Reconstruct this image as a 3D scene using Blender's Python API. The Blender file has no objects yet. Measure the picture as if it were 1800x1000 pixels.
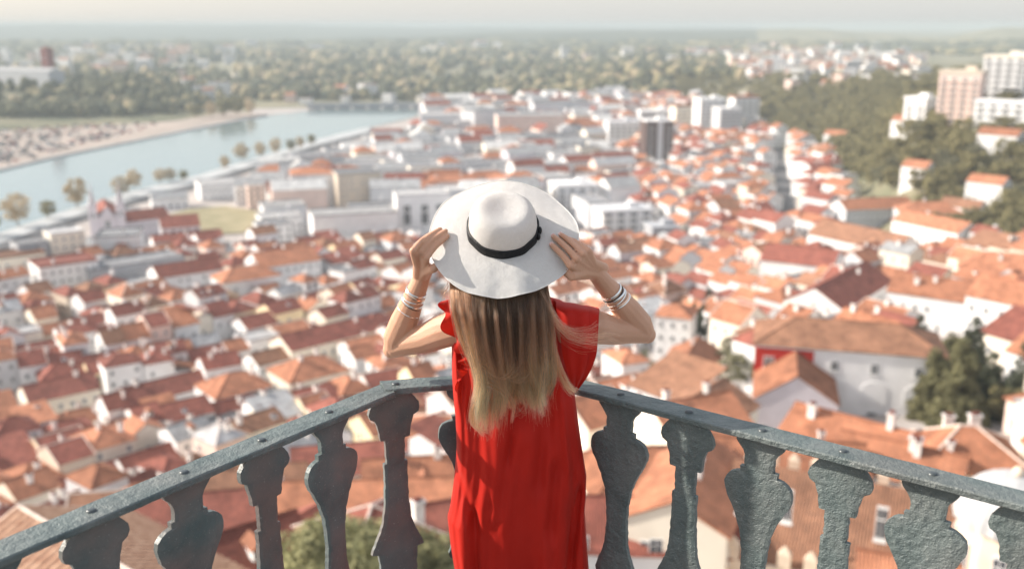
import bpy, math, random
import numpy as np
from mathutils import Vector, Matrix, noise

# ------------------------------------------------------------------ camera, sky, sun, exposure
S = bpy.context.scene
COL = S.collection
TILT, FOC, CAMH = math.radians(14.6), 1750.0, 2.2
cam_d = bpy.data.cameras.new('camera'); cam = bpy.data.objects.new('camera', cam_d); COL.objects.link(cam)
cam.location = (0, 0, CAMH); cam.rotation_euler = (math.radians(90) - TILT, 0, 0)
cam_d.sensor_width = 36; cam_d.lens = 35.0; cam_d.clip_start = 0.05; cam_d.clip_end = 60000
cam_d.dof.use_dof = True; cam_d.dof.focus_distance = 3.17; cam_d.dof.aperture_fstop = 1.75
S.camera = cam
SUN_AZ_X, SUN_AZ_Y, SUN_EL = -0.988, 0.150, math.radians(30)       # towards the sun: from the left, a little ahead
world = bpy.data.worlds.new('World'); S.world = world; world.use_nodes = True
wn = world.node_tree.nodes; wl = world.node_tree.links
sky = wn.new('ShaderNodeTexSky'); sky.sky_type = 'NISHITA'; sky.sun_disc = False
sky.sun_elevation = SUN_EL; sky.sun_rotation = math.atan2(SUN_AZ_X, SUN_AZ_Y)
sky.air_density = 1.0; sky.dust_density = 2.5; sky.ozone_density = 1.0; sky.altitude = 50
mixs = wn.new('ShaderNodeMix'); mixs.data_type = 'RGBA'; mixs.inputs['Factor'].default_value = .52      # thin high haze whitens the whole sky
wl.new(sky.outputs['Color'], mixs.inputs['A']); mixs.inputs['B'].default_value = (4.5, 4.5, 4.5, 1)
wl.new(mixs.outputs['Result'], wn['Background'].inputs['Color']); wn['Background'].inputs['Strength'].default_value = 0.15
sun_d = bpy.data.lights.new('sun', 'SUN'); sun_d.energy = 5.0; sun_d.angle = math.radians(0.6); sun_d.color = (1.0, 0.92, 0.82)
sun = bpy.data.objects.new('sun', sun_d); COL.objects.link(sun)
to_sun = Vector((SUN_AZ_X * math.cos(SUN_EL), SUN_AZ_Y * math.cos(SUN_EL), math.sin(SUN_EL))).normalized()
sun.rotation_euler = to_sun.to_track_quat('Z', 'Y').to_euler()
S.view_settings.view_transform = 'Standard'; S.view_settings.look = 'None'
S.view_settings.exposure = 0.70; S.view_settings.gamma = 1
S.cycles.use_denoising = True
S.cycles.max_bounces = 6; S.cycles.diffuse_bounces = 4; S.cycles.transparent_max_bounces = 6
S.cycles.volume_bounces = 1; S.cycles.sample_clamp_indirect = 6

R = random.Random(11)
# ------------------------------------------------------------------ small maths
def ray(px, py):
    X = (px - 900) / FOC; V = (500 - py) / FOC
    return np.array([X, math.cos(TILT) + V * math.sin(TILT), -math.sin(TILT) + V * math.cos(TILT)])
def W(px, py, y):
    v = ray(px, py); t = y / v[1]
    return Vector((v[0] * t, v[1] * t, CAMH + v[2] * t))
def proj(p):
    y, z = p[1], p[2] - CAMH
    dp = y * math.cos(TILT) - z * math.sin(TILT); up = y * math.sin(TILT) + z * math.cos(TILT)
    if dp <= 0.01: return (-1e6, -1e6, dp)
    return (900 + FOC * p[0] / dp, 500 - FOC * up / dp, dp)

# ------------------------------------------------------------------ terrain heights
T_COLS = [-900, 0, 250, 450, 700, 900, 1200, 1400, 1500, 1600, 1720, 1900, 2700]
T_ROWS = {
 0:   [-8]*13,
 40:  [-36,-36,-35,-34,-33,-32,-31,-30,-30,-29,-28,-28,-28],
 90:  [-58,-58,-57,-56,-54,-53,-50,-47,-46,-45,-45,-44,-44],
 150: [-80,-80,-80,-79,-77,-72,-63,-58,-57,-56,-55,-54,-54],
 200: [-89,-90,-90,-89,-87,-84,-74,-67,-65,-64,-63,-62,-62],
 250: [-94,-95,-95,-94,-93,-91,-83,-76,-74,-72,-70,-67,-67],
 350: [-95,-95,-95,-95,-95,-95,-91,-86,-84,-82,-78,-72,-72],
 450: [-95,-95,-95,-95,-95,-95,-94,-92,-88,-82,-74,-68,-66],
 550: [-95,-95,-95,-95,-95,-95,-94,-93,-87,-52,-42,-42,-42],
 700: [-95,-95,-95,-95,-95,-95,-95,-92,-82,-46,-39,-39,-39],
 900: [-95,-95,-95,-95,-95,-95,-95,-86,-68,-51,-46,-44,-44],
 1050:[-95,-95,-95,-95,-95,-95,-94,-72,-54,-52,-48,-44,-44],
 1150:[-82,-84,-92,-95,-95,-95,-92,-62,-54,-53,-49,-46,-46],
 1280:[-66,-64,-72,-95,-95,-95,-86,-60,-55,-54,-50,-48,-48],
 1450:[-66,-66,-74,-95,-95,-94,-70,-63,-58,-56,-53,-50,-50],
 1800:[-78,-78,-85,-93,-94,-92,-74,-68,-64,-60,-58,-55,-55],
 2400:[-88,-88,-90,-90,-90,-90,-84,-78,-76,-74,-72,-70,-70],
 3600:[-85,-85,-82,-84,-84,-80,-78,-78,-80,-80,-76,-76,-76],
 4800:[-70,-70,-62,-64,-52,-30,-20,-12,-32,-46,-8,-30,-50],
 5600:[-76,-76,-76,-74,-70,-66,-60,-56,-60,-66,-58,-60,-60],
 9000:[2,0,4,6,-14,-20,-22,-34,-40,-44,-40,-40,-40],
 10500:[-10,-10,-5,0,-20,-28,-30,-42,-48,-50,-48,-48,-48],
 14000:[-96]*13}
T_D = np.array(sorted(T_ROWS)); T_Z = np.array([T_ROWS[d] for d in sorted(T_ROWS)], float)
T_U = (np.array(T_COLS) - 900) / FOC / 0.97
T_LD = np.log(T_D + 20.0)
def tz(x, y):
    d = math.hypot(x, y)
    u = x / y if y > 1 else (3 if x > 0 else -3)
    u = max(-1.15, min(1.15, u))
    i = int(np.searchsorted(T_U, u)) - 1; i = max(0, min(len(T_U) - 2, i))
    f = min(1, max(0, (u - T_U[i]) / (T_U[i+1] - T_U[i]))); f = f * f * (3 - 2 * f)
    ld = math.log(d + 20.0); j = int(np.searchsorted(T_LD, ld)) - 1; j = max(0, min(len(T_LD) - 2, j))
    g = min(1, max(0, (ld - T_LD[j]) / (T_LD[j+1] - T_LD[j])))
    a = T_Z[j, i] * (1 - f) + T_Z[j, i+1] * f; b = T_Z[j+1, i] * (1 - f) + T_Z[j+1, i+1] * f
    z = a * (1 - g) + b * g
    if d > 3000: z += min(1, (d - 3000) / 2500) * (2.5 * math.sin(x / 310 + 1) + 2 * math.sin(x / 137 + y / 900) + math.sin(x / 61))
    return z
def gp(px, py, dmax=6000):
    """point of the ground seen through a photo pixel (used for surveying the town, not for placing cards)"""
    v = ray(px, py); h = math.hypot(v[0], v[1]); lo = 20.0; prev = lo
    while lo < dmax:
        t = lo / h
        if CAMH + v[2] * t < tz(v[0] * t, v[1] * t):
            a, b = prev, lo
            for _ in range(30):
                m = (a + b) / 2; t = m / h
                if CAMH + v[2] * t < tz(v[0] * t, v[1] * t): b = m
                else: a = m
            t = a / h; return (v[0] * t, v[1] * t)
        prev = lo; lo *= 1.02
    t = dmax / h; return (v[0] * t, v[1] * t)
def gpz(px, py, z):
    v = ray(px, py); t = (z - CAMH) / v[2]; return (v[0] * t, v[1] * t)

# ------------------------------------------------------------------ mesh builder
class MB:
    def __init__(s): s.v = []; s.f = []; s.m = []; s.uv = []; s.sm = []
    def face(s, pts, mat=0, uv=None, smooth=False):
        n = len(s.v); s.v += [tuple(p) for p in pts]; s.f.append(tuple(range(n, n + len(pts))))
        s.m.append(mat); s.uv.append(uv); s.sm.append(smooth)
    def box(s, c, d, mat=0, rz=0.0, skip=()):
        cx, cy, cz = c; hx, hy, hz = d[0] / 2, d[1] / 2, d[2] / 2; ca, sa = math.cos(rz), math.sin(rz)
        P = [(cx + x * ca - y * sa, cy + x * sa + y * ca, cz + z) for z in (-hz, hz) for x, y in ((-hx, -hy), (hx, -hy), (hx, hy), (-hx, hy))]
        n = len(s.v); s.v += P
        for k, q in enumerate(((3, 2, 1, 0), (4, 5, 6, 7), (0, 1, 5, 4), (1, 2, 6, 5), (2, 3, 7, 6), (3, 0, 4, 7))):
            if k in skip: continue
            s.f.append(tuple(n + i for i in q)); s.m.append(mat); s.uv.append(None); s.sm.append(False)
    def grid(s, rows, mat=0, closed=False, smooth=True, uvs=None, flip=False):
        """rows: list of equal-length point rows"""
        n = len(s.v); w = len(rows[0])
        for r in rows: s.v += [tuple(p) for p in r]
        for i in range(len(rows) - 1):
            for j in range(w if closed else w - 1):
                k = (j + 1) % w
                q = (n + i*w + j, n + i*w + k, n + (i+1)*w + k, n + (i+1)*w + j)
                if flip: q = q[::-1]
                s.f.append(q); s.m.append(mat); s.sm.append(smooth)
                s.uv.append(None if uvs is None else uvs(i, j, q, n, w))
    def tube(s, pts, rad, n=8, mat=0, smooth=True, cap=True, nrm=None, flat=1.0):
        """sweep along pts with radius per point; flat squeezes it along nrm"""
        pts = [Vector(p) for p in pts]; rows = []; pa = None
        for i, p in enumerate(pts):
            t = (pts[min(i+1, len(pts)-1)] - pts[max(i-1, 0)]).normalized()
            if nrm is not None: a = Vector(nrm)
            elif pa is None: a = Vector((0, 0, 1)) if abs(t.z) < .9 else Vector((1, 0, 0))
            else: a = pa
            a = (a - t * a.dot(t)).normalized(); b = t.cross(a); pa = a
            r = rad[i] if hasattr(rad, '__len__') else rad
            fl = flat[i] if hasattr(flat, '__len__') else flat
            rows.append([p + (a * math.cos(2*math.pi*k/n) * fl + b * math.sin(2*math.pi*k/n)) * r for k in range(n)])
        s.grid(rows, mat, True, smooth)
        if cap:
            s.face(rows[0][::-1], mat, None, smooth); s.face(rows[-1], mat, None, smooth)
    def sphere(s, c, r, mat=0, n=12, m=8, rot=None):
        rr = r if hasattr(r, '__len__') else (r, r, r); rows = []
        for i in range(m + 1):
            a = math.pi * (0.004 + .992 * i / m)
            row = []
            for j in range(n):
                b = 2 * math.pi * j / n
                q = Vector((rr[0]*math.sin(a)*math.cos(b), rr[1]*math.sin(a)*math.sin(b), -rr[2]*math.cos(a)))
                if rot is not None: q = rot @ q
                row.append(Vector(c) + q)
            rows.append(row)
        s.grid(rows, mat, True, True); s.face(rows[0][::-1], mat, None, True); s.face(rows[-1], mat, None, True)
    def prism(s, outline, y0, y1, mat=0, bevel=0):
        """outline in (x,z), extruded along y"""
        n = len(outline); a = [(x, y0, z) for x, z in outline]; b = [(x, y1, z) for x, z in outline]
        s.face(a, mat); s.face(b[::-1], mat)
        for i in range(n):
            j = (i + 1) % n; s.face([a[j], a[i], b[i], b[j]], mat)
    def mesh(s, name, mats, merge=False):
        me = bpy.data.meshes.new(name); me.from_pydata(s.v, [], s.f)
        for m in (mats if isinstance(mats, (list, tuple)) else [mats]): me.materials.append(m)
        me.polygons.foreach_set('material_index', s.m); me.polygons.foreach_set('use_smooth', s.sm)
        if any(u is not None for u in s.uv):
            L = me.uv_layers.new(name='UVMap'); flat = []
            for f, u in zip(s.f, s.uv): flat += [c for q in (u if u is not None else [(0, 0)] * len(f)) for c in q]
            L.data.foreach_set('uv', flat)
        me.update(); return me
    def build(s, name, mats, parent=None, loc=None, rz=0):
        return link(name, s.mesh(name, mats), parent, loc, rz)
def link(name, data, parent=None, loc=None, rz=0):
    o = bpy.data.objects.new(name, data); COL.objects.link(o)
    if parent is not None: o.parent = parent
    if loc is not None: o.location = loc
    if rz: o.rotation_euler = (0, 0, rz)
    return o
def tag(o, label=None, cat=None, group=None, kind=None):
    if label: o['label'] = label
    if cat: o['category'] = cat
    if group: o['group'] = group
    if kind: o['kind'] = kind
    return o
def empty(name, loc=(0, 0, 0), rz=0, **k):
    o = link(name, None, None, loc, rz); o.empty_display_size = .3
    return tag(o, **k)

# ------------------------------------------------------------------ materials
def mat(name, col, rough=.8, var=.12, scale=3.0, bump=0.0, bscale=30., col2=None, spec=.3, coord='Object', rnd=0.0, detail=4.0):
    m = bpy.data.materials.new(name); m.use_nodes = True; nt = m.node_tree; N = nt.nodes; L = nt.links
    b = N['Principled BSDF']; b.inputs['Roughness'].default_value = rough; b.inputs['Specular IOR Level'].default_value = spec
    tc = N.new('ShaderNodeTexCoord'); nz = N.new('ShaderNodeTexNoise'); nz.inputs['Scale'].default_value = scale; nz.inputs['Detail'].default_value = detail
    L.new(tc.outputs[coord], nz.inputs['Vector'])
    rp = N.new('ShaderNodeValToRGB'); e = rp.color_ramp.elements; e[0].position = .3; e[1].position = .7
    c2 = col2 if col2 else tuple(min(1, c * (1 + var)) for c in col); c1 = col if col2 else tuple(c * (1 - var) for c in col)
    e[0].color = (*c1, 1); e[1].color = (*c2, 1)
    L.new(nz.outputs['Fac'], rp.inputs['Fac']); out = rp.outputs['Color']
    if rnd:
        oi = N.new('ShaderNodeObjectInfo'); hs = N.new('ShaderNodeHueSaturation'); mr = N.new('ShaderNodeMapRange')
        mr.inputs['To Min'].default_value = 1 - rnd; mr.inputs['To Max'].default_value = 1 + rnd
        L.new(oi.outputs['Random'], mr.inputs['Value']); L.new(mr.outputs['Result'], hs.inputs['Value']); L.new(out, hs.inputs['Color']); out = hs.outputs['Color']
    L.new(out, b.inputs['Base Color'])
    if bump:
        n2 = N.new('ShaderNodeTexNoise'); n2.inputs['Scale'].default_value = bscale; n2.inputs['Detail'].default_value = 5
        L.new(tc.outputs[coord], n2.inputs['Vector']); bp = N.new('ShaderNodeBump'); bp.inputs['Strength'].default_value = bump; bp.inputs['Distance'].default_value = .01
        L.new(n2.outputs['Fac'], bp.inputs['Height']); L.new(bp.outputs['Normal'], b.inputs['Normal'])
    return m
def roof_mat(name, col, near):
    """clay tiles: colour differs tile to tile and with weathering streaks; UV in metres (u along the eave, v down the slope)"""
    m = bpy.data.materials.new(name); m.use_nodes = True; nt = m.node_tree; N = nt.nodes; L = nt.links
    b = N['Principled BSDF']; b.inputs['Roughness'].default_value = .85; b.inputs['Specular IOR Level'].default_value = .2
    tc = N.new('ShaderNodeTexCoord'); nz = N.new('ShaderNodeTexNoise'); nz.inputs['Scale'].default_value = .5; nz.inputs['Detail'].default_value = 6
    L.new(tc.outputs['Object'], nz.inputs['Vector'])
    rp = N.new('ShaderNodeValToRGB'); e = rp.color_ramp.elements; e[0].position = .28; e[1].position = .72
    e[0].color = (*[c * .58 for c in col], 1); e[1].color = (min(1, col[0]*1.2), col[1]*1.22, col[2]*1.2, 1)
    L.new(nz.outputs['Fac'], rp.inputs['Fac'])
    oi = N.new('ShaderNodeObjectInfo'); hs = N.new('ShaderNodeHueSaturation'); mr = N.new('ShaderNodeMapRange')
    mr.inputs['To Min'].default_value = .78; mr.inputs['To Max'].default_value = 1.18
    L.new(oi.outputs['Random'], mr.inputs['Value']); L.new(mr.outputs['Result'], hs.inputs['Value'])
    out = rp.outputs['Color']
    br = N.new('ShaderNodeTexBrick'); br.inputs['Scale'].default_value = 1.0; br.inputs['Brick Width'].default_value = .24; br.inputs['Row Height'].default_value = .42
    br.inputs['Mortar Size'].default_value = .012; br.offset = 0.0
    br.inputs['Color1'].default_value = (.82, .82, .82, 1); br.inputs['Color2'].default_value = (1.12, 1.06, 1.0, 1); br.inputs['Mortar'].default_value = (.62, .6, .6, 1)
    L.new(tc.outputs['UV'], br.inputs['Vector']); mx = N.new('ShaderNodeMix'); mx.data_type = 'RGBA'; mx.blend_type = 'MULTIPLY'; mx.inputs['Factor'].default_value = 1
    L.new(out, mx.inputs['A']); L.new(br.outputs['Color'], mx.inputs['B']); out = mx.outputs['Result']
    L.new(out, hs.inputs['Color']); L.new(hs.outputs['Color'], b.inputs['Base Color'])
    if near:
        sp = N.new('ShaderNodeSeparateXYZ'); L.new(tc.outputs['UV'], sp.inputs[0])
        ml = N.new('ShaderNodeMath'); ml.operation = 'MULTIPLY'; ml.inputs[1].default_value = 2 * math.pi / .24; L.new(sp.outputs['X'], ml.inputs[0])
        sn = N.new('ShaderNodeMath'); sn.operation = 'SINE'; L.new(ml.outputs[0], sn.inputs[0])
        bp = N.new('ShaderNodeBump'); bp.inputs['Strength'].default_value = .7; bp.inputs['Distance'].default_value = .05
        L.new(sn.outputs[0], bp.inputs['Height']); L.new(bp.outputs['Normal'], b.inputs['Normal'])
    return m
def simple(name, col, rough=.5, metal=0., spec=.5):
    m = bpy.data.materials.new(name); m.use_nodes = True; b = m.node_tree.nodes['Principled BSDF']
    b.inputs['Base Color'].default_value = (*col, 1); b.inputs['Roughness'].default_value = rough; b.inputs['Metallic'].default_value = metal; b.inputs['Specular IOR Level'].default_value = spec
    return m
WALLC = {'white': (.75, .74, .73), 'cream': (.76, .69, .58), 'pale pink': (.70, .54, .47), 'pale yellow': (.76, .64, .42), 'light grey': (.58, .58, .59), 'beige': (.62, .53, .43), 'grey': (.36, .37, .39), 'red': (.45, .03, .02), 'brown': (.10, .065, .06), 'lilac': (.62, .57, .60)}
ROOFC = {'orange': (.46, .20, .118), 'dark red': (.29, .10, .075), 'brown': (.32, .165, .105), 'grey': (.42, .43, .45), 'white': (.72, .72, .72)}
WM = {k: mat('plaster_' + k.replace(' ', '_'), c, .9, .07, .35, .25, 4., rnd=.07) for k, c in WALLC.items()}
RM = {k: roof_mat('roof_tiles_' + k.replace(' ', '_'), c, False) for k, c in ROOFC.items()}
RN = {k: roof_mat('near_roof_tiles_' + k.replace(' ', '_'), c, True) for k, c in ROOFC.items()}
M_FRAME = simple('window_frame_paint', (.7, .7, .69), .5)
M_GLASS = simple('window_glass', (.055, .06, .07), .12)
M_RIDGE = mat('ridge_mortar', (.70, .58, .50), .9, .2, 2.)
M_CHIM = mat('chimney_plaster', (.74, .70, .66), .9, .12, 1.)
M_STONE = mat('pale_limestone', (.66, .54, .42), .9, .14, .6, .4, 3.)
M_STONE_GREY = mat('grey_limestone', (.48, .45, .46), .9, .14, .4)
# ------------------------------------------------------------------ ground, river, roads
def build_ground():
    az = np.radians(np.linspace(-76, 76, 261)); dd = np.concatenate([np.linspace(4, 40, 8)[:-1], np.geomspace(40, 14000, 190)])
    V = []
    for d in dd:
        for a in az:
            x, y = d * math.sin(a), d * math.cos(a); V.append((x, y, tz(x, y)))
    w = len(az); F = []; MI = []
    for i in range(len(dd) - 1):
        for j in range(w - 1):
            F.append((i*w+j, i*w+j+1, (i+1)*w+j+1, (i+1)*w+j))
            d = dd[i]; px, py, _ = proj(V[i*w+j]); k = 0
            if d > 1240 or (d > 1000 and px < 420): k = 1
            if d > 3000: k = 2
            if d > 400 and px > 1330 and V[i*w+j][2] > -91: k = 1
            MI.append(k)
    me = bpy.data.meshes.new('ground'); me.from_pydata(V, [], F)
    pav = mat('street_paving', (.30, .27, .25), .95, .3, .06, col2=(.46, .41, .38))
    woods = mat('meadow_and_soil', (.09, .10, .055), .95, .4, .012, col2=(.30, .26, .17))
    far = mat('far_wooded_land', (.03, .042, .03), .95, .4, .004, col2=(.10, .105, .07), detail=8)
    for m in (pav, woods, far): me.materials.append(m)
    me.polygons.foreach_set('material_index', MI); me.polygons.foreach_set('use_smooth', [True] * len(F)); me.update()
    tag(link('ground', me), 'paved and wooded ground falling to the river plain', 'ground', kind='structure')
build_ground()
def sheet(name, pts, z, m, label, cat, thick=None):
    b = MB(); P = [(x, y, z) for x, y in pts]; b.face(P, 0)
    if thick:
        n = len(P)
        for i in range(n):
            p, q = P[i], P[(i+1) % n]; b.face([q, p, (p[0], p[1], z - thick), (q[0], q[1], z - thick)], 0)
    return tag(b.build(name, m), label, cat, kind='structure')
NEARBANK = [(-320, 500), (-150, 460), (0, 412), (130, 368), (240, 336), (330, 315), (450, 280), (560, 246), (650, 224), (745, 203)]
FARBANK = [(760, 191), (640, 191), (560, 193), (470, 203), (400, 215), (330, 229), (260, 243), (190, 257), (100, 275), (0, 298), (-150, 330), (-320, 370)]
m_water = simple('river_water', (.15, .20, .20), .12, 0, .5)
nt = m_water.node_tree; nzw = nt.nodes.new('ShaderNodeTexNoise'); nzw.inputs['Scale'].default_value = .12; nzw.inputs['Detail'].default_value = 6; bpw = nt.nodes.new('ShaderNodeBump'); bpw.inputs['Strength'].default_value = .22
tcw = nt.nodes.new('ShaderNodeTexCoord'); nt.links.new(tcw.outputs['Object'], nzw.inputs['Vector']); nt.links.new(nzw.outputs['Fac'], bpw.inputs['Height']); nt.links.new(bpw.outputs['Normal'], nt.nodes['Principled BSDF'].inputs['Normal'])
river_near = [gpz(*p, -94.6) for p in NEARBANK]; river_far = [gpz(*p, -94.6) for p in FARBANK]
sheet('river', river_near + river_far, -94.6, m_water, 'wide pale blue river curving through the town', 'river')
m_quay = mat('quay_stone', (.30, .30, .30), .9, .2, .1)
m_road = mat('asphalt', (.10, .10, .105), .9, .2, .2)
m_prom = mat('promenade_paving', (.42, .43, .43), .9, .15, .1)
m_sand = mat('sandy_bank', (.29, .245, .21), .95, .2, .03, col2=(.42, .34, .29))
# promenade beside the near bank, and the sandy far bank, each a low slab with a quay face
def off(pts, k): return [(x * k, y * k) for x, y in pts]
sheet('promenade', river_near[:-1] + off(river_near[:-1], .955)[::-1], -93.9, m_prom, 'pale promenade running along the near river bank', 'promenade', 1.2)
sheet('riverside_road', off(river_near[:-1], .953) + off(river_near[:-1], .93)[::-1], -94.3, m_road, 'dark riverside road behind the promenade', 'road', .8)
sheet('sandy_bank', [gpz(*p, -94) for p in ((-200, 344), (-60, 312), (0, 296), (100, 273), (190, 255), (260, 241), (330, 227), (400, 213), (470, 201), (400, 196), (300, 206), (200, 214), (100, 222), (0, 228), (-200, 236))], -94.0, m_sand, 'sandy car park and beach on the far river bank', 'river bank', 1.0)
sheet('quay', [gpz(*p, -93.8) for p in ((-200, 350), (0, 299), (100, 275.5), (190, 257.5), (260, 243.5), (330, 229.5), (400, 215.5), (470, 203), (470, 201.4), (400, 213.6), (330, 227.4), (260, 241.4), (190, 255.4), (100, 273.2), (0, 296.4), (-200, 345))], -93.6, m_quay, 'grey stone quay edging the far bank', 'quay', 1.6)
m_lot = mat('dry_grass', (.22, .20, .11), .95, .2, .08, col2=(.36, .30, .19))
sheet('grass_lot', [gpz(*p, -94.5) for p in ((270, 385), (330, 368), (395, 362), (460, 372), (480, 392), (455, 408), (370, 412), (300, 402))], -94.4, m_lot, 'dry yellow grass lot among the riverside buildings', 'grass lot')
# the long straight street of the right half
def strip(name, a, b, wid, z_up, m, label, cat):
    (x0, y0), (x1, y1) = a, b; n = 30; L = math.hypot(x1-x0, y1-y0); nx, ny = -(y1-y0)/L, (x1-x0)/L; bb = MB(); r0 = []; r1 = []
    for i in range(n + 1):
        x, y = x0 + (x1-x0)*i/n, y0 + (y1-y0)*i/n; z = tz(x, y) + z_up
        r0.append((x - nx*wid/2, y - ny*wid/2, z)); r1.append((x + nx*wid/2, y + ny*wid/2, z))
    bb.grid([r0, r1], 0, smooth=False, flip=False); return tag(bb.build(name, m), label, cat, kind='structure')
ST_A, ST_B = gp(1392, 420), gp(1366, 262)
strip('street', ST_A, ST_B, 9, .45, m_road, 'straight grey street between the orange roofs', 'street')

# ------------------------------------------------------------------ houses
HEROES = []      # keep-out discs (x, y, r)
NAMED = []       # (phrase, px, py) landmarks for labels
PENDING = []     # houses whose label is written at the end
def window_mesh(name, arched=False):
    b = MB(); b.box((0, -.03, 0), (1.0, .10, 1.0), 0); 
    b.box((0, -.05, 0), (.82, .09, .84), 1)
    b.box((0, -.055, 0), (.06, .10, .84), 0); b.box((0, -.0555, .12), (.82, .10, .05), 0); b.box((0, -.06, -.53), (1.15, .22, .07), 0)
    return b.mesh(name, [M_FRAME, M_GLASS])
WIN = window_mesh('window')
b = MB(); b.box((0, 0, 0), (.7, .7, 2.2), 0); b.box((0, 0, 1.16), (.92, .92, .14), 0); b.box((0, 0, 1.36), (.5, .5, .28), 1)
CHIM = b.mesh('chimney', [M_CHIM, RM['dark red']])
b = MB(); b.box((0, 0, 0), (1.1, .14, 1.3), 0); b.box((0, 0, .02), (.9, .15, 1.1), 1); SKY_M = b.mesh('skylight', [M_FRAME, M_GLASS])
b = MB(); b.prism([(-.6, -.6), (.6, -.6), (.6, .5), (-.6, .5)], -1.0, 1.2, 0); b.prism([(-.85, .42), (.85, .42), (0, 1.15)], -1.25, 1.2, 2); b.box((0, -1.02, -.02), (.8, .1, .8), 1)
DORM = b.mesh('dormer', [WM['white'], M_GLASS, RM['orange']])

def wall_mb(w, d, h, rf, pitch, ridge):
    b = MB(); x, y = w / 2, d / 2
    if rf == 'gable':
        rise = y * math.tan(pitch)
        pr = [(-y, -6), (y, -6), (y, h), (0, h + rise - .05), (-y, h)]
        A = [(-x, p, q) for p, q in pr]; B_ = [(x, p, q) for p, q in pr]
        b.face(A[::-1]); b.face(B_)
        for i in range(5): j = (i + 1) % 5; b.face([A[i], A[j], B_[j], B_[i]]) if i not in (2, 3) else None
    else:
        b.box((0, 0, (h - 6) / 2), (w, d, h + 6), 0)
    return b
def quad_uv(p):                                # u along the first edge, v across
    a = Vector(p[0]); e = (Vector(p[1]) - a); L = e.length or 1; e /= L
    out = []
    for q in p:
        r = Vector(q) - a; u = r.dot(e); out.append((u, (r - e * u).length))
    return out
def slab(b, p, t, mt=0):
    """roof plane with thickness; p counter-clockwise seen from above, first edge = the eave"""
    P = [Vector(q) for q in p]; n = (P[1]-P[0]).cross(P[2]-P[0]).normalized(); Q = [q - n * t for q in P]
    b.face(P, mt, quad_uv(P)); b.face(Q[::-1], mt, quad_uv(Q[::-1]))
    for i in range(len(P)):
        j = (i + 1) % len(P); b.face([P[j], P[i], Q[i], Q[j]], mt, quad_uv([P[j], P[i], Q[i], Q[j]]))
def roof_mb(w, d, h, rf, pitch, ov=.4, ridge=False):
    b = MB(); x, y = w / 2 + ov, d / 2 + ov; tp = math.tan(pitch); e = h - ov * tp + .06
    if rf == 'gable':
        rz = e + y * tp; x = w / 2 + .2
        slab(b, [(-x, -y, e), (x, -y, e), (x, -.002, rz), (-x, -.002, rz)], .16); slab(b, [(x, y, e), (-x, y, e), (-x, .002, rz), (x, .002, rz)], .16)
        b.tube([(-x - .03, 0, rz + .02), (x + .03, 0, rz + .02)], .13, 6, 1 if ridge else 0, False)
        if ridge:
            for s in (-1, 1):
                for t in (-1, 1): b.tube([(s * (x - .05), t * y, e + .04), (s * (x - .05), 0, rz + .04)], .12, 6, 1, False)
    elif rf == 'hip':
        ir = min(y, x) ; rz = e + ir * tp; r = max(x - y, .15)
        if x >= y:
            slab(b, [(-x, -y, e), (x, -y, e), (r, 0, rz), (-r, 0, rz)], .14); slab(b, [(x, y, e), (-x, y, e), (-r, 0, rz), (r, 0, rz)], .14)
            slab(b, [(x, -y, e), (x, y, e), (r, 0, rz)], .14); slab(b, [(-x, y, e), (-x, -y, e), (-r, 0, rz)], .14)
            ends = [(-r, 0, rz), (r, 0, rz)]
        else:
            r = y - x
            slab(b, [(-x, -y, e), (x, -y, e), (0, -r, rz)], .14); slab(b, [(x, y, e), (-x, y, e), (0, r, rz)], .14)
            slab(b, [(x, -y, e), (x, y, e), (0, r, rz), (0, -r, rz)], .14); slab(b, [(-x, y, e), (-x, -y, e), (0, -r, rz), (0, r, rz)], .14)
            ends = [(0, -r, rz), (0, r, rz)]
        b.tube([ends[0], ends[1]], .13, 6, 1 if ridge else 0, False)
        for sx in (-1, 1):
            for sy in (-1, 1):
                en = ends[0] if ((sx < 0) if x >= y else (sy < 0)) else ends[1]
                b.tube([(sx * x, sy * y, e + .02), en], .12, 6, 1 if ridge else 0, False)
    elif rf == 'shed':
        ov = .3; rise = d * tp * .6
        slab(b, [(-x, -y, h + .05), (x, -y, h + .05), (x, y, h + rise), (-x, y, h + rise)], .16)
    else:
        b.box((0, 0, h + .06), (w - .5, d - .5, .1), 0)
        for sx in (-1, 1): b.box((sx * (w / 2 - .1), 0, h + .35), (.28, d + .1, .7), 0)
        for sy in (-1, 1): b.box((0, sy * (d / 2 - .1), h + .348), (w - .18, .28, .69), 0)
    return b
OLD_TILE = mat('old_clay_tiles', (.30, .15, .09), .9, .3, 1.6, col2=(.52, .33, .22), detail=8)
OLD_CHANNEL = mat('dark_tile_channels', (.12, .055, .038), .95, .3, 1.6, col2=(.20, .09, .06))  # darker tone along the tile channels so the rows read
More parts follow.
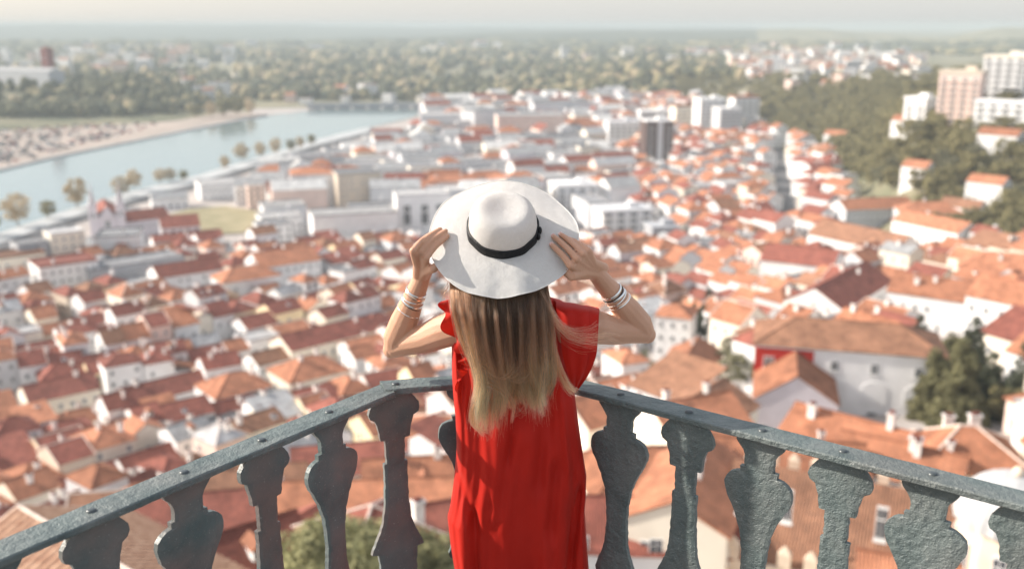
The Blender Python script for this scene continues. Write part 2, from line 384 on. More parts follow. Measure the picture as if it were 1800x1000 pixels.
def tiled_roof(w, d, h, p, per=.82, row=.8):
    b = MB(); tp = math.tan(p); y1 = d / 2 + .4; e = h - .4 * tp + .08; L = y1 / math.cos(p); nx = int((w + .5) / per) * 6; ny = int(L / row)
    for s in (-1, 1):
        rows = []
        for j in range(ny):
            for k, lift in ((0, .055), (1, .0)):
                t = (j + k) * row; r_ = []
                for i in range(nx + 1):
                    x = -w / 2 - .25 + i * per / 6; q = .2 * abs(math.sin(math.pi * (x / per))) ** .8 + lift
                    y = y1 - t * math.cos(p); z = e + t * math.sin(p); r_.append((x, s * (y + q * math.sin(p)), z + q * math.cos(p)))
                rows.append(r_)
        n0 = len(b.f); b.grid(rows, 0, smooth=False, flip=(s > 0))
        for q in range(n0, len(b.f)):
            if (q - n0) % nx % 6 in (0, 5): b.m[q] = 2
    n = int((w + .6) / .42); zr = e + y1 * tp
    for i in range(n): b.tube([(-w / 2 - .3 + i * .42, 0, zr + .02), (-w / 2 - .3 + (i + 1.1) * .42, 0, zr + .07)], [.17, .14], 8, 1)
    for s in (-1, 1):
        for t in (-1, 1): b.tube([(s * (w / 2 + .2), t * y1, e + .06), (s * (w / 2 + .2), 0, zr + .05)], .15, 7, 1)
    return b
def facing(c, ang):
    return (Vector((0, 0)) - Vector((c[0], c[1]))).normalized().dot(Vector((math.cos(ang), math.sin(ang))))
def windows(o, c, w, d, h, rot, cap=60, sx=2.7, win=WIN, ww=1.05, wh=1.35, sides=None, first=1.5, st=3.0, child='window', rnd=R, wood=None):
    n = 0
    for k in range(4):
        nl = (-math.pi / 2, 0, math.pi / 2, math.pi)[k]
        if (facing(c, rot + nl) < .05) if sides is None else (k not in sides): continue
        L = w if k in (0, 2) else d; dist = d / 2 if k in (0, 2) else w / 2
        nc = max(1, int((L - .6) / sx)); ns = max(1, int((h - .4) / st))
        for s_ in range(ns):
            for i in range(nc):
                if n >= cap: return
                if rnd.random() < .08: continue
                t = (i - (nc - 1) / 2) * (L / nc)
                q = link(child, win, o, None); n += 1
                z = first + s_ * ((h - .3) / ns)
                if k == 0: q.location = (t, -dist, z)
                elif k == 1: q.location = (dist, t, z)
                elif k == 2: q.location = (-t, dist, z)
                else: q.location = (-dist, -t, z)
                q.rotation_euler = (0, 0, nl + math.pi / 2); q.scale = (ww, 1, wh)
def house(x, y, rot, w, d, h, rf='gable', wc='white', rc='orange', name='house', cat='house', pitch=27, near=False, chim=1, dorm=0, sky_=0, win=True, label=None, group=None, z=None, cap=60, keep=True, landmark=None, extra=None, ridge=False, tiled=False, **wk):
    z = tz(x, y) if z is None else z; p = math.radians(pitch)
    o = empty(name, (x, y, z), rot)
    wall_mb(w, d, h, rf, p, ridge).build('wall', WM[wc] if wc in WM else wc, o)
    r = (tiled_roof(w, d, h, p) if tiled else roof_mb(w, d, h, rf, p, ridge=ridge)).build('roof', [OLD_TILE if tiled else (RN if near else RM)[rc], M_RIDGE, OLD_CHANNEL], o)
    rh = (d / 2) * math.tan(p)
    for i in range(chim):
        cx = R.uniform(-.38, .38) * w; cy = R.uniform(-.25, .25) * d
        zz = h + (rh * (1 - abs(cy) / (d / 2)) if rf in ('gable', 'hip') else .3)
        q = link('chimney', CHIM, r, (cx, cy, zz + .35)); q.scale = (R.uniform(.8, 1.5), R.uniform(.8, 1.2), R.uniform(.75, 1.1))
    if rf in ('gable', 'hip'):
        for i in range(dorm):
            cx = (i - (dorm - 1) / 2) * w * .62 / max(1, dorm - 1) if dorm > 1 else 0; cy = -d * .30
            link('dormer', DORM, r, (cx, cy, h + rh * .42 + .5))
        for i in range(sky_):
            cx = R.uniform(-.35, .35) * w; cy = -d * R.uniform(.18, .34)
            q = link('skylight', SKY_M, r, (cx, cy, h + rh * (1 - abs(cy) / (d / 2)) + .12)); q.rotation_euler = (p - math.pi / 2, 0, 0)
    if win: windows(o, (x, y), w, d, h, rot, cap, **wk)
    if label: tag(o, label, cat, group)
    if keep: HEROES.append((x, y, w / 2 + .5, d / 2 + .5, rot))
    px, py, dp = proj((x, y, z + h))
    if landmark: NAMED.append((landmark, px, py))
    return o
def inside_keep(x, y, m):
    for hx, hy, a, b, r in HEROES:
        dx, dy = x - hx, y - hy
        if abs(dx) > 80 or abs(dy) > 80: continue
        u = dx * math.cos(r) + dy * math.sin(r); v = -dx * math.sin(r) + dy * math.cos(r)
        if abs(u) < a + m and abs(v) < b + m: return True
    return False
def disc(x, y, r): HEROES.append((x, y, r, r, 0))
RAD = math.radians
# ------------------------------------------------------------------ the buildings one can tell apart
def H(px, py, *a, **k):
    x, y = gp(px, py); return house(x, y, *a, **k)
def Hd(px, d, *a, **k):
    u = (px - 900) / FOC / .97; y = d / math.hypot(1, u); return house(u * y, y, *a, **k)
# nearest roofs, lower left
o = Hd(95, 70, RAD(-38), 19, 17, 13.2, 'gable', 'cream', 'brown', pitch=24, near=True, chim=0, ridge=True, tiled=True, label='near house with coarse old clay tiles and a pale mortared ridge, lowest left corner', landmark='the old tiled house in the lower left corner')
Hd(335, 128, RAD(12), 27, 15, 10, 'gable', 'white', 'dark red', pitch=30, near=True, chim=0, sky_=1, label='long white house under a plain dark red roof seen behind the left railing', landmark='the long dark red roof behind the left railing')
Hd(190, 146, RAD(9), 17, 14, 10.5, 'gable', 'beige', 'brown', pitch=30, near=True, chim=1, sky_=2, ridge=True, label='beige house with brown roof, two skylights and a pale roof edge', landmark='the brown roof with two skylights')
Hd(400, 150, RAD(9), 20, 14, 10.5, 'gable', 'beige', 'brown', pitch=30, near=True, chim=1, sky_=1, label='long beige house with a faded brown roof just above the left handrail', landmark='the faded brown roof above the left handrail')
Hd(470, 92, RAD(58), 13, 9, 9, 'gable', 'white', 'dark red', pitch=28, near=True, chim=0, sky_=1, label='white gabled house with red roof beside the pale green tree at the bottom')
Hd(640, 118, RAD(4), 24, 12, 9, 'gable', 'white', 'orange', pitch=30, near=True, chim=0, label='white house with a wide orange tiled roof behind the vase balusters', landmark='the wide orange roof behind the balusters')
Hd(735, 138, RAD(8), 18, 13, 9, 'gable', 'pale pink', 'orange', pitch=30, near=True, chim=2, dorm=1, label='pale pink house with an orange roof and one dormer left of the red dress')
Hd(600, 165, RAD(12), 20, 12, 9, 'gable', 'light grey', 'dark red', near=True, chim=1, label='light grey house with a long dark red roof left of the slim corner baluster')
Hd(770, 172, RAD(-8), 17, 13, 10, 'hip', 'white', 'orange', near=True, chim=1, ridge=True, label='white house with an orange hipped roof just left of the red dress')
H(415, 735, RAD(40), 15, 13, 9, 'hip', 'white', 'orange', near=True, chim=1, landmark='the white house with the two-tone hipped roof', label='white house with a two-tone orange hipped roof above the middle of the left handrail')
H(290, 735, RAD(42), 21, 11, 8, 'gable', 'white', 'dark red', near=True, chim=1, label='long white house with dark red roof left of the two-tone hipped roof')
H(545, 705, RAD(38), 17, 14, 9, 'hip', 'cream', 'orange', near=True, chim=2, label='cream house with an orange pyramid roof above the handrail near the corner')
H(575, 640, RAD(43), 30, 12, 9, 'gable', 'cream', 'dark red', chim=1, label='long cream house with dark red roof left of the raised elbow', landmark='the long dark red roof left of the raised elbow')
H(510, 660, RAD(43), 24, 9, 7, 'gable', 'white', 'brown', chim=0, label='long white house with a narrow brown roof below the elbow')
H(110, 735, RAD(40), 17, 11, 8, 'gable', 'cream', 'dark red', near=True, chim=1, label='cream house with dark red roof standing high at the left side')
# middle left
H(500, 505, RAD(35), 24, 16, 11, 'gable', 'white', 'orange', chim=0, label='big white house with a broad bright orange roof left of the raised hand', landmark='the broad bright orange roof')
H(435, 525, RAD(35), 22, 13, 9, 'hip', 'white', 'orange', chim=1, label='white house with orange hipped roof in front of the broad orange roof')
H(330, 520, RAD(38), 24, 13, 10, 'gable', 'white', 'dark red', chim=1, label='white house with red roof beside the grey office block')
H(235, 508, RAD(43), 36, 14, 11, 'flat', 'grey', 'grey', chim=0, name='office_block', cat='office building', sx=3.2, label='long grey flat-roofed office block in the left part of the town', landmark='the long grey office block')
H(118, 523, RAD(38), 20, 16, 14, 'flat', 'white', 'dark red', chim=1, name='apartment_block', cat='apartments', label='white apartment block with a dark roof left of the grey office block', landmark='the white apartment block on the left')
H(120, 478, RAD(38), 13, 12, 17, 'flat', 'cream', 'white', chim=0, name='apartment_block', cat='apartments', label='sunlit cream block rising behind the white apartment block')
H(25, 500, RAD(40), 22, 14, 12, 'flat', 'cream', 'brown', chim=0, name='apartment_block', cat='apartments', label='cream apartment block cut by the left edge of the photo')
H(60, 485, RAD(40), 12, 12, 14, 'flat', 'grey', 'grey', chim=0, name='apartment_block', cat='apartments', label='slim grey apartment block at the left edge')
H(245, 415, RAD(40), 26, 14, 9, 'gable', 'lilac', 'dark red', chim=0, label='lilac-grey nave-like house with maroon roof right of the twin-tower church')
H(330, 440, RAD(30), 30, 9, 6, 'gable', 'white', 'dark red', chim=1, label='low long white house with red roof below the grass lot')
H(405, 345, RAD(25), 36, 22, 9, 'flat', 'white', 'white', chim=0, name='warehouse', cat='warehouse', label='white flat warehouse behind the grass lot near the river', landmark='the white warehouse by the grass lot', cap=30)
H(622, 428, RAD(18), 38, 18, 15, 'flat', 'white', 'white', chim=0, win=False, name='theatre_block', cat='theatre', label='large windowless pale block left of the sun hat', landmark='the large windowless pale block')
# modern cube with deep openings
def cube_block():
    x, y = gp(742, 402); o = house(x, y, RAD(12), 26, 16, 18, 'flat', 'white', 'white', name='modern_block', cat='office building', chim=0, win=False, label='modern white block with tall dark openings behind the left hand', landmark='the modern white block with tall openings')
    for t in (-8, 0.5, 8):
        q = link('window', WIN, o, (t, -8, 8.5)); q.scale = (4, 1, 11)
    q = link('window', WIN, o, (13, 0, 8.5)); q.rotation_euler = (0, 0, math.pi/2); q.scale = (5, 1, 11)
cube_block()
H(552, 362, RAD(14), 24, 18, 19, 'hip', 'white', 'orange', pitch=18, chim=1, name='apartment_block', cat='apartments', cap=40, label='white apartment block with bright orange top near the river', landmark='the orange-topped apartment block near the river')
H(628, 365, RAD(20), 24, 20, 20, 'flat', 'beige', 'grey', chim=0, name='apartment_block', cat='apartments', cap=40, label='beige flat apartment block beside the orange-topped one', landmark='the beige apartment block')
H(785, 240, RAD(6), 46, 26, 20, 'flat', 'light grey', 'white', chim=0, name='apartment_block', cat='apartments', sx=4, st=3.6, cap=60, label='long pale apartment block at the end of the river', landmark='the long pale block at the river end')
H(850, 242, RAD(40), 36, 20, 24, 'flat', 'light grey', 'grey', chim=0, name='apartment_block', cat='apartments', sx=4, cap=40, label='grey apartment block turned sideways beside the long pale one')
H(930, 252, RAD(6), 56, 30, 24, 'flat', 'pale pink', 'light grey' if False else 'white', chim=0, name='shopping_centre', cat='shopping centre', sx=5, st=4.5, cap=50, label='broad pale pink block right of the river end', landmark='the broad pale pink block')
H(985, 215, RAD(8), 60, 30, 20, 'flat', 'light grey', 'grey', chim=0, name='apartment_block', cat='apartments', sx=5, cap=30, label='far grey block behind the broad pale pink one')
# brown tower
def brown_tower():
    x, y = gp(1152, 296); w, d, h, rz = 19.5, 16, 33, RAD(8)
    o = empty('tower_block', (x, y, tz(x, y)), rz, label='dark brown tower block with a pale stripe up its middle', cat='tower block'); HEROES.append((x, y, w/2+2, d/2+2, rz)); NAMED.append(('the dark brown tower block', 1152, 250))
    b = MB(); b.box((0, 0, h/2 - 2), (w, d, h + 4)); b.build('wall', WM['brown'], o)
    b = MB(); b.box((.2, -d/2 - .05, h/2 + .3), (3.6, .9, h + .6)); b.build('stair_panel', WM['light grey'], o)
    b = MB(); b.box((0, 0, h + .4), (w + .4, d + .4, .8)); b.box((3, 1, h + 2), (6, 5, 2.8)); b.build('roof', WM['white'], o)
    for s_ in range(10):
        for t in (-7.6, -5.0, 5.2, 7.8):
            q = link('window', WIN, o, (t, -d/2, 2.2 + s_ * 3)); q.scale = (1.9, 1, 1.5)
brown_tower()
# twin-tower church near the river
def church():
    x, y = gp(193, 428); rz = RAD(24)
    o = empty('church', (x, y, tz(x, y)), rz, label='lilac-grey church with two slim pinnacled towers in front of the river', cat='church'); HEROES.append((x, y + 8, 11, 20, rz)); NAMED.append(('the twin-tower church', 193, 385))
    b = MB(); b.box((0, 12, 4), (13, 28, 18)); b.build('wall', WM['lilac'], o)
    b = MB(); slab(b, [(7, -2, 12.6), (7, 26, 12.6), (0.002, 26, 17), (0.002, -2, 17)], .2); slab(b, [(-7, 26, 12.6), (-7, -2, 12.6), (-.002, -2, 17), (-.002, 26, 17)], .2); b.build('roof', RM['dark red'], o)
    for s_ in (-1, 1):
        b = MB(); b.box((s_ * 5.8, -1.2, 7), (3.6, 3.6, 22)); b.box((s_ * 5.8, -1.2, 18.3), (4.1, 4.1, .6)); tw = b.build('bell_tower', WM['lilac'], o)
        b = MB(); rows = [[(s_*5.8 + r*math.cos(a), -1.2 + r*math.sin(a), z) for a in [math.pi/4*k for k in range(8)]] for r, z in ((1.7, 18.5), (1.3, 21), (.6, 24), (.08, 29))]; b.grid(rows, 0, True, False); b.build('spire', M_STONE_GREY, tw)
        q = link('window', WIN, tw, (s_ * 5.8, -3.0, 14)); q.scale = (1.2, 1, 3)
    b = MB(); b.prism([(-4, 12), (4, 12), (0, 17.5)], -2.6, -1.9); b.build('gable', WM['lilac'], o)
    q = link('door', WIN, o, (0, -2.0, 3)); q.scale = (3, 1, 6)
    q = link('window', WIN, o, (0, -2.0, 9.5)); q.scale = (2.6, 1, 3)
church()
# right half
H(1515, 462, RAD(-58), 40, 17, 9, 'gable', 'white', 'brown', pitch=30, chim=0, name='hall', cat='hall', label='long white hall with a big plain brown roof right of the street', landmark='the long hall with the brown roof', cap=12)
H(1405, 522, RAD(-30), 23, 16, 13, 'gable', 'white', 'dark red', pitch=26, chim=0, cap=6, label='big bare white house with red roof left of the ridge lit by the sun', landmark='the big bare white house')
H(1470, 588, RAD(52), 36, 15, 12, 'gable', 'white', 'dark red', pitch=30, chim=2, near=True, label='large house whose long ridge climbs right, its near roof maroon', landmark='the large maroon roof with the long ridge')
def manor():
    x, y = gp(1478, 716); w, d, h, rz = 29, 13, 12.2, RAD(-15); z = tz(x, y)
    o = house(x, y, rz, w, d, h, 'hip', 'white', 'brown', name='manor_house', cat='mansion', pitch=24, near=True, chim=1, win=False, label='white mansion with one bright red wing and a brown roof', landmark='the white mansion with the red wing')
    b = MB(); b.box((-w/2 + 4.6, -d/2 - .04, 8.8), (9.2, .3, 5.4)); rw = b.build('red_panel', WM['red'], o); rw['label'] = 'bright red upper wall'
    for t in (-12.2, -7.3):
        q = link('window', WIN, rw, (t, -d/2 - .2, 9.2)); q.scale = (1.7, 1, 1.9)
    for t in (-2, 4, 10.5):
        q = link('window', WIN, o, (t, -d/2, 9.4)); q.scale = (1.3, 1, 1.7)
    for t in (-2, 4.2, 10.6):
        a = MB(); pts = [(-1.9, 0), (1.9, 0), (1.9, 2.4)] + [(1.9*math.cos(u), 2.4 + 1.5*math.sin(u)) for u in np.linspace(.2, math.pi-.2, 8)] + [(-1.9, 2.4)]
        a.prism([(t + p, 3.4 + q) for p, q in pts], -d/2 - .12, -d/2 + .1); a.build('arch', WM['white'], o)
    for t in (-2, 4.2, 10.6):
        q = link('window', WIN, o, (t, -d/2, 1.2)); q.scale = (1.5, 1, 2.0)
manor()
H(1392, 742, RAD(76), 15, 12, 6.5, 'gable', 'lilac', 'orange', pitch=33, near=True, chim=0, label='house showing a blank lilac gable with orange and maroon slopes', landmark='the house with the blank lilac gable', cap=3)
Hd(1396, 96, RAD(-8), 16, 10, 7.2, 'gable', 'white', 'orange', pitch=34, near=True, chim=1, dorm=2, label='white house with an orange roof and two dormers behind the right railing', landmark='the orange roof with two dormers')
H(1690, 580, RAD(-36), 34, 14, 9, 'gable', 'white', 'orange', chim=2, near=True, label='long sunlit white house with orange roof at the right side', landmark='the long sunlit white house', cap=14)
H(1800, 620, RAD(-50), 22, 13, 12, 'gable', 'white', 'orange', chim=1, near=True, label='white house with windows cut by the right edge of the photo')
H(1765, 520, RAD(-25), 26, 15, 9, 'hip', 'white', 'orange', chim=1, label='white house with orange hipped roof at the right edge behind the long white one')
H(1640, 440, RAD(-62), 30, 13, 10, 'gable', 'white', 'orange', chim=1, label='white house with orange roof right of the brown hall')
H(1530, 400, RAD(12), 34, 14, 10, 'gable', 'light grey', 'orange', chim=0, label='wide house with orange roof and shaded pale front above the hall')
H(1650, 408, RAD(-10), 34, 14, 9, 'hip', 'light grey', 'orange', chim=1, label='pale house with a wide orange hipped roof at the foot of the wooded hill')
Hd(1540, 106, RAD(-42), 15, 10, 8, 'gable', 'white', 'orange', near=True, chim=2, label='white house with a narrow bright orange roof in front of the conifers')
Hd(1620, 100, RAD(-34), 12, 8, 7, 'gable', 'white', 'orange', near=True, chim=3, label='white house with orange roof and clustered white chimneys', landmark='the house with clustered white chimneys')
Hd(1735, 104, RAD(-8), 10.5, 9, 8, 'hip', 'cream', 'orange', pitch=33, near=True, chim=2, ridge=True, label='cream house with an orange hipped roof and pale mortared ridges at right', landmark='the orange hipped roof with pale ridges')
Hd(1225, 112, RAD(24), 11, 12, 12, 'gable', 'cream', 'orange', near=True, chim=1, label='tall narrow cream house with an orange roof right of the red dress')
Hd(1140, 98, RAD(10), 13, 11, 9, 'hip', 'cream', 'orange', near=True, chim=1, label='cream house with orange hipped roof behind the first right baluster')
Hd(1130, 74, RAD(-4), 17, 9, 8.5, 'gable', 'white', 'dark red', near=True, chim=0, label='low white house with red and orange roof at the bottom beside the dress', first=4.9)
Hd(1235, 76, RAD(68), 13, 8, 11, 'gable', 'cream', 'orange', near=True, chim=1, label='cream house with a steep orange roof between the right balusters')
Hd(1245, 135, RAD(52), 14, 11, 9, 'gable', 'cream', 'brown', near=True, chim=1, label='cream gabled house with orange-brown roof behind the right handrail')
H(1185, 640, RAD(-20), 9, 9, 14, 'hip', 'white', 'orange', chim=0, label='narrow tall white house right of the elbow')
H(1215, 690, RAD(70), 13, 11, 8, 'gable', 'white', 'orange', near=True, chim=1, label='white gabled house with an orange and maroon roof below the dark cypress')
Hd(830, 84, RAD(20), 12, 10, 9, 'gable', 'white', 'dark red', near=True, chim=0, label='white house with red roof hidden partly by the dress')
# fortified cathedral, lower right
def cathedral():
    u = (1545 - 900) / FOC / .95; d = 78; y = d / math.hypot(1, u); x = u * y; rz = RAD(-24); z = tz(x, y)
    o = empty('cathedral', (x, y, z), rz, label='crenellated cream stone cathedral with a brown roof behind the right balusters', cat='cathedral'); HEROES.append((x, y, 12, 11, rz)); NAMED.append(('the crenellated cathedral', 1500, 880))
    w, dp, h = 22, 18, 5.2
    b = MB(); b.box((0, 0, h/2 - 3), (w, dp, h + 6)); b.build('wall', M_STONE, o)
    b = MB(); slab(b, [(-w/2 + .5, -dp/2 + .5, h + .1), (w/2 - .5, -dp/2 + .5, h + .1), (w/2 - .5, 0, h + 4.2), (-w/2 + .5, 0, h + 4.2)], .2); slab(b, [(w/2 - .5, dp/2 - .5, h + .1), (-w/2 + .5, dp/2 - .5, h + .1), (-w/2 + .5, 0.002, h + 4.2), (w/2 - .5, .002, h + 4.2)], .2); b.build('roof', RN['brown'], o)
    def merlon(px_, py_, lx, ly):
        b = MB(); b.box((px_, py_, h + .55), (lx, ly, 1.3)); b.v += []; n = len(b.v)
        q = [(px_ - lx/2, py_ - ly/2, h+1.2), (px_ + lx/2, py_ - ly/2, h+1.2), (px_ + lx/2, py_ + ly/2, h+1.2), (px_ - lx/2, py_ + ly/2, h+1.2)]
        for i in range(4): b.face([q[i], q[(i+1) % 4], (px_, py_, h + 1.9)])
        b.build('merlon', M_STONE, o)
    for i in range(12):
        t = -w/2 + .5 + i * (w - 1) / 11; merlon(t, -dp/2 + .35, .95, .62); merlon(t, dp/2 - .35, .95, .62)
    for i in range(1, 8):
        t = -dp/2 + .35 + i * (dp - .7) / 8; merlon(-w/2 + .35, t, .62, .9); merlon(w/2 - .35, t, .62, .9)
    for i in range(7):
        b = MB(); b.box((-w/2 + 1.2 + i * (w - 2.4) / 6, -dp/2 - .35, h/2 - 1.4), (1.1, .75, h + 1.5)); b.build('buttress', M_STONE, o)
    for i in range(6):
        q = link('window', WIN, o, (-w/2 + 2.9 + i * (w - 2.4) / 6, -dp/2, 10.5)); q.scale = (.8, 1, 2.6)
cathedral()
def lantern():
    u = (1800 - 900) / FOC / .93; d = 62; y = d / math.hypot(1, u); x = u * y
    o = empty('domed_tower', (x, y, tz(x, y)), RAD(10), label='round stone tower with a pale ribbed dome at the right edge', cat='tower'); HEROES.append((x, y, 4, 4, 0)); NAMED.append(('the ribbed dome', 1780, 840))
    zt = -26.5 - tz(x, y)
    b = MB(); rows = [[(3.0*math.cos(a), 3.0*math.sin(a), q) for a in np.linspace(0, 2*math.pi, 16, False)] for q in (-5, zt)]; b.grid(rows, 0, True, False); b.build('wall', M_STONE, o)
    b = MB(); n = 48; rows = []; M_DOME = mat('weathered_lead', (.40, .40, .40), .7, .15, 2.)
    for t in np.linspace(0, 1, 9):
        r = 3.2 * math.cos(t * math.pi / 2 * .97); rows.append([(r*(1 + .035*(k % 2))*math.cos(2*math.pi*k/n), r*(1 + .035*(k % 2))*math.sin(2*math.pi*k/n), zt + 2.9 * math.sin(t*math.pi/2)) for k in range(n)])
    b.grid(rows, 0, True, False); dm = b.build('dome', M_DOME, o)
    b = MB(); b.sphere((0, 0, zt + 3.1), .35); b.build('finial', M_STONE, dm)
    for k in range(8):
        a = k * math.pi/4; q = link('window', WIN, o, (3.0*math.cos(a), 3.0*math.sin(a), zt - 2)); q.rotation_euler = (0, 0, a + math.pi/2); q.scale = (.8, 1, 1.8)
lantern()
Hd(1745, 60, RAD(-20), 11, 9, 4.5, 'gable', 'cream', 'orange', near=True, chim=0, label='tall cream house with dark windows below the ribbed dome')
# the far side of the town, on and below the wooded hill
def slab_flats(px, d, w, dp, h, rz, wc, trim, label, mark=None):
    u = (px - 900) / FOC / .97; y = d / math.hypot(1, u); x = u * y; z = tz(x, y)
    o = empty('apartment_block', (x, y, z), rz, label=label, cat='apartments'); HEROES.append((x, y, w/2 + 3, dp/2 + 3, rz))
    if mark: NAMED.append((mark, px, proj((x, y, z + h))[1]))
    b = MB(); b.box((0, 0, h/2 - 4), (w, dp, h + 8)); b.build('wall', WM[wc], o)
    b = MB(); b.box((0, 0, h + .5), (w + 1, dp + 1, 1.4)); b.box((w*.2, 0, h + 2.2), (5, 5, 2)); b.build('roof', trim, o)
    n = int(h / 3); nc = max(2, int(w / 5))
    for s_ in range(n):
        for i in range(nc):
            t = (i - (nc - 1)/2) * w / nc
            q = link('window', WIN, o, (t, -dp/2, 1.9 + s_ * 3)); q.scale = (w/nc*.62, 1, 1.7)
        b = MB(); b.box((0, -dp/2 - .5, .75 + s_ * 3), (w*.96, 1.1, .9)); b.build('balcony', WM[wc], o)
slab_flats(1654, 565, 20, 11, 26, RAD(-38), 'pale pink', WM['beige'], 'tall pinkish apartment block with a tan top rim on the hill', 'the pinkish apartment block on the hill')
bpy.data.objects['apartment_block'] if False else None
slab_flats(1724, 590, 20, 11, 27, RAD(-36), 'white', WM['cream'], 'tall white apartment block right of the pinkish one on the hill', 'the white apartment block on the hill')
slab_flats(1786, 600, 22, 11, 28, RAD(-34), 'white', WM['white'], 'tallest white apartment block at the right edge of the hill')
slab_flats(1748, 545, 34, 12, 9, RAD(-40), 'white', WM['white'], 'low white apartment block in front of the tall white ones')
slab_flats(1588, 600, 13, 11, 14, RAD(-54), 'white', WM['white'], 'stepped white apartment block left of the pinkish one on the hill', 'the stepped white block on the hill')
slab_flats(1232, 900, 24, 16, 34, RAD(14), 'white', WM['white'], 'tall white apartment block right of the brown tower block', 'the tall white block right of the brown tower')
slab_flats(1262, 880, 20, 16, 26, RAD(14), 'light grey', WM['white'], 'pale grey apartment block beside the tall white one right of the brown tower')
slab_flats(1290, 960, 24, 16, 26, RAD(10), 'white', WM['orange'] if 'orange' in WM else RM['orange'], 'white apartment block with an orange roof below the wooded hill')
slab_flats(1190, 930, 22, 16, 26, RAD(12), 'cream', RM['orange'], 'cream apartment block with an orange roof behind the brown tower block')
slab_flats(1085, 830, 26, 16, 20, RAD(10), 'white', WM['light grey'], 'white apartment block left of the brown tower block')
slab_flats(1140, 960, 30, 16, 18, RAD(6), 'light grey', WM['white'], 'low pale apartment block behind the brown tower block')
slab_flats(1090, 452, 24, 15, 15, RAD(14), 'white', WM['light grey'], 'white shaded apartment block right of the sun hat', 'the white shaded block right of the hat')
slab_flats(1005, 520, 22, 15, 16, RAD(14), 'white', WM['white'], 'white apartment block just above the right side of the hat brim')
slab_flats(1160, 430, 12, 12, 11, RAD(10), 'grey', WM['grey'], 'small dark grey block right of the white shaded apartments')
for q in ((1592, 236, 14, 'orange', 'white house with orange roof alone among the hillside trees'), (1757, 266, 18, 'orange', 'long white house with orange roof high on the hillside at right'), (1735, 352, 15, 'orange', 'white house with orange roof at the foot of the wooded hill, right side'), (1612, 322, 12, 'orange', 'small white house half hidden by the hillside trees'), (1690, 395, 16, 'brown', 'white house with brown roof below the hillside trees'), (1470, 255, 16, 'orange', 'white house where the wooded hill meets the town')):
    H(q[0], q[1], RAD(-48), q[2], 10, 8, 'gable', 'white', q[3], chim=0, label=q[4])
# monastery and brick tower on the far left hill
def monastery():
    u = (92 - 900) / FOC / .97; d = 1330; y = d / math.hypot(1, u); x = u * y; z = tz(x, y)
    house(x, y, RAD(-28), 100, 22, 17, 'gable', 'grey', 'grey', name='monastery', cat='monastery', pitch=20, chim=0, sx=8, st=8, cap=14, label='long grey monastery on the wooded hill across the river', landmark='the monastery')
    u = (127 - 900) / FOC / .97; y = d / math.hypot(1, u); x = u * y; z = tz(x, y)
    o = empty('brick_tower', (x, y, z), RAD(-20), label='tall reddish brown tower standing beside the far monastery', cat='tower')
    b = MB(); b.box((0, 0, 18), (10, 10, 48)); b.box((0, 0, 42.6), (11, 11, 1.2)); b.build('wall', mat('dark_brick', (.20, .055, .05), .9, .2, .2), o)
    b = MB(); rows = [[(r*math.cos(a), r*math.sin(a), q) for a in [math.pi/4 + k*math.pi/2 for k in range(4)]] for r, q in ((7.4, 43.2), (.1, 46.5))]; b.grid(rows, 0, True, False); b.build('roof', RM['dark red'], o)
    for k in range(3):
        q = link('window', WIN, o, (0, -5, 12 + 11 * k)); q.scale = (1.6, 1, 4)
monastery()
# weir bridge at the end of the river
def bridge():
    a = Vector((*gpz(540, 188, -92), 0)); c = Vector((*gpz(775, 187, -92), 0)); L = (c - a).length; ang = math.atan2(c.y - a.y, c.x - a.x); m = (a + c) / 2
    o = empty('bridge', (m.x, m.y, -95), ang, label='low grey bridge closing the far end of the river', cat='bridge')
    b = MB(); b.box((0, 0, 4.6), (L, 12, 2.6)); b.build('deck', WM['grey'], o)
    b = MB(); b.box((0, -5.8, 6.5), (L, .4, 1.2)); b.box((0, 5.8, 6.5), (L, .4, 1.2)); b.build('parapet', WM['grey'], o)
    for k in range(9):
        b = MB(); b.box((-L/2 + (k + .5) * L / 9, 0, .5), (L / 9 * .8, 9, 6)); b.build('pier', WM['grey'], o)
bridge()
# ------------------------------------------------------------------ the many houses of the old town
def in_river(x, y):
    inside = False; P = river_near + river_far; n = len(P); j = n - 1
    for i in range(n):
        if (P[i][1] > y) != (P[j][1] > y) and x < (P[j][0] - P[i][0]) * (y - P[i][1]) / (P[j][1] - P[i][1]) + P[i][0]: inside = not inside
        j = i
    return inside
LOT = [gpz(*p, -94.5) for p in ((255, 390), (330, 360), (400, 352), (470, 366), (492, 392), (460, 414), (370, 420), (290, 410))]
def in_poly(P, x, y):
    inside = False; n = len(P); j = n - 1
    for i in range(n):
        if (P[i][1] > y) != (P[j][1] > y) and x < (P[j][0] - P[i][0]) * (y - P[i][1]) / (P[j][1] - P[i][1]) + P[i][0]: inside = not inside
        j = i
    return inside
WOODS = [gp(*p) for p in ((1060, 690), (1060, 620), (1160, 610), (1200, 640), (1220, 690))]
CONIF = [gp(*p) for p in ((1565, 735), (1565, 650), (1600, 590), (1690, 560), (1770, 570), (1770, 660), (1760, 735))]
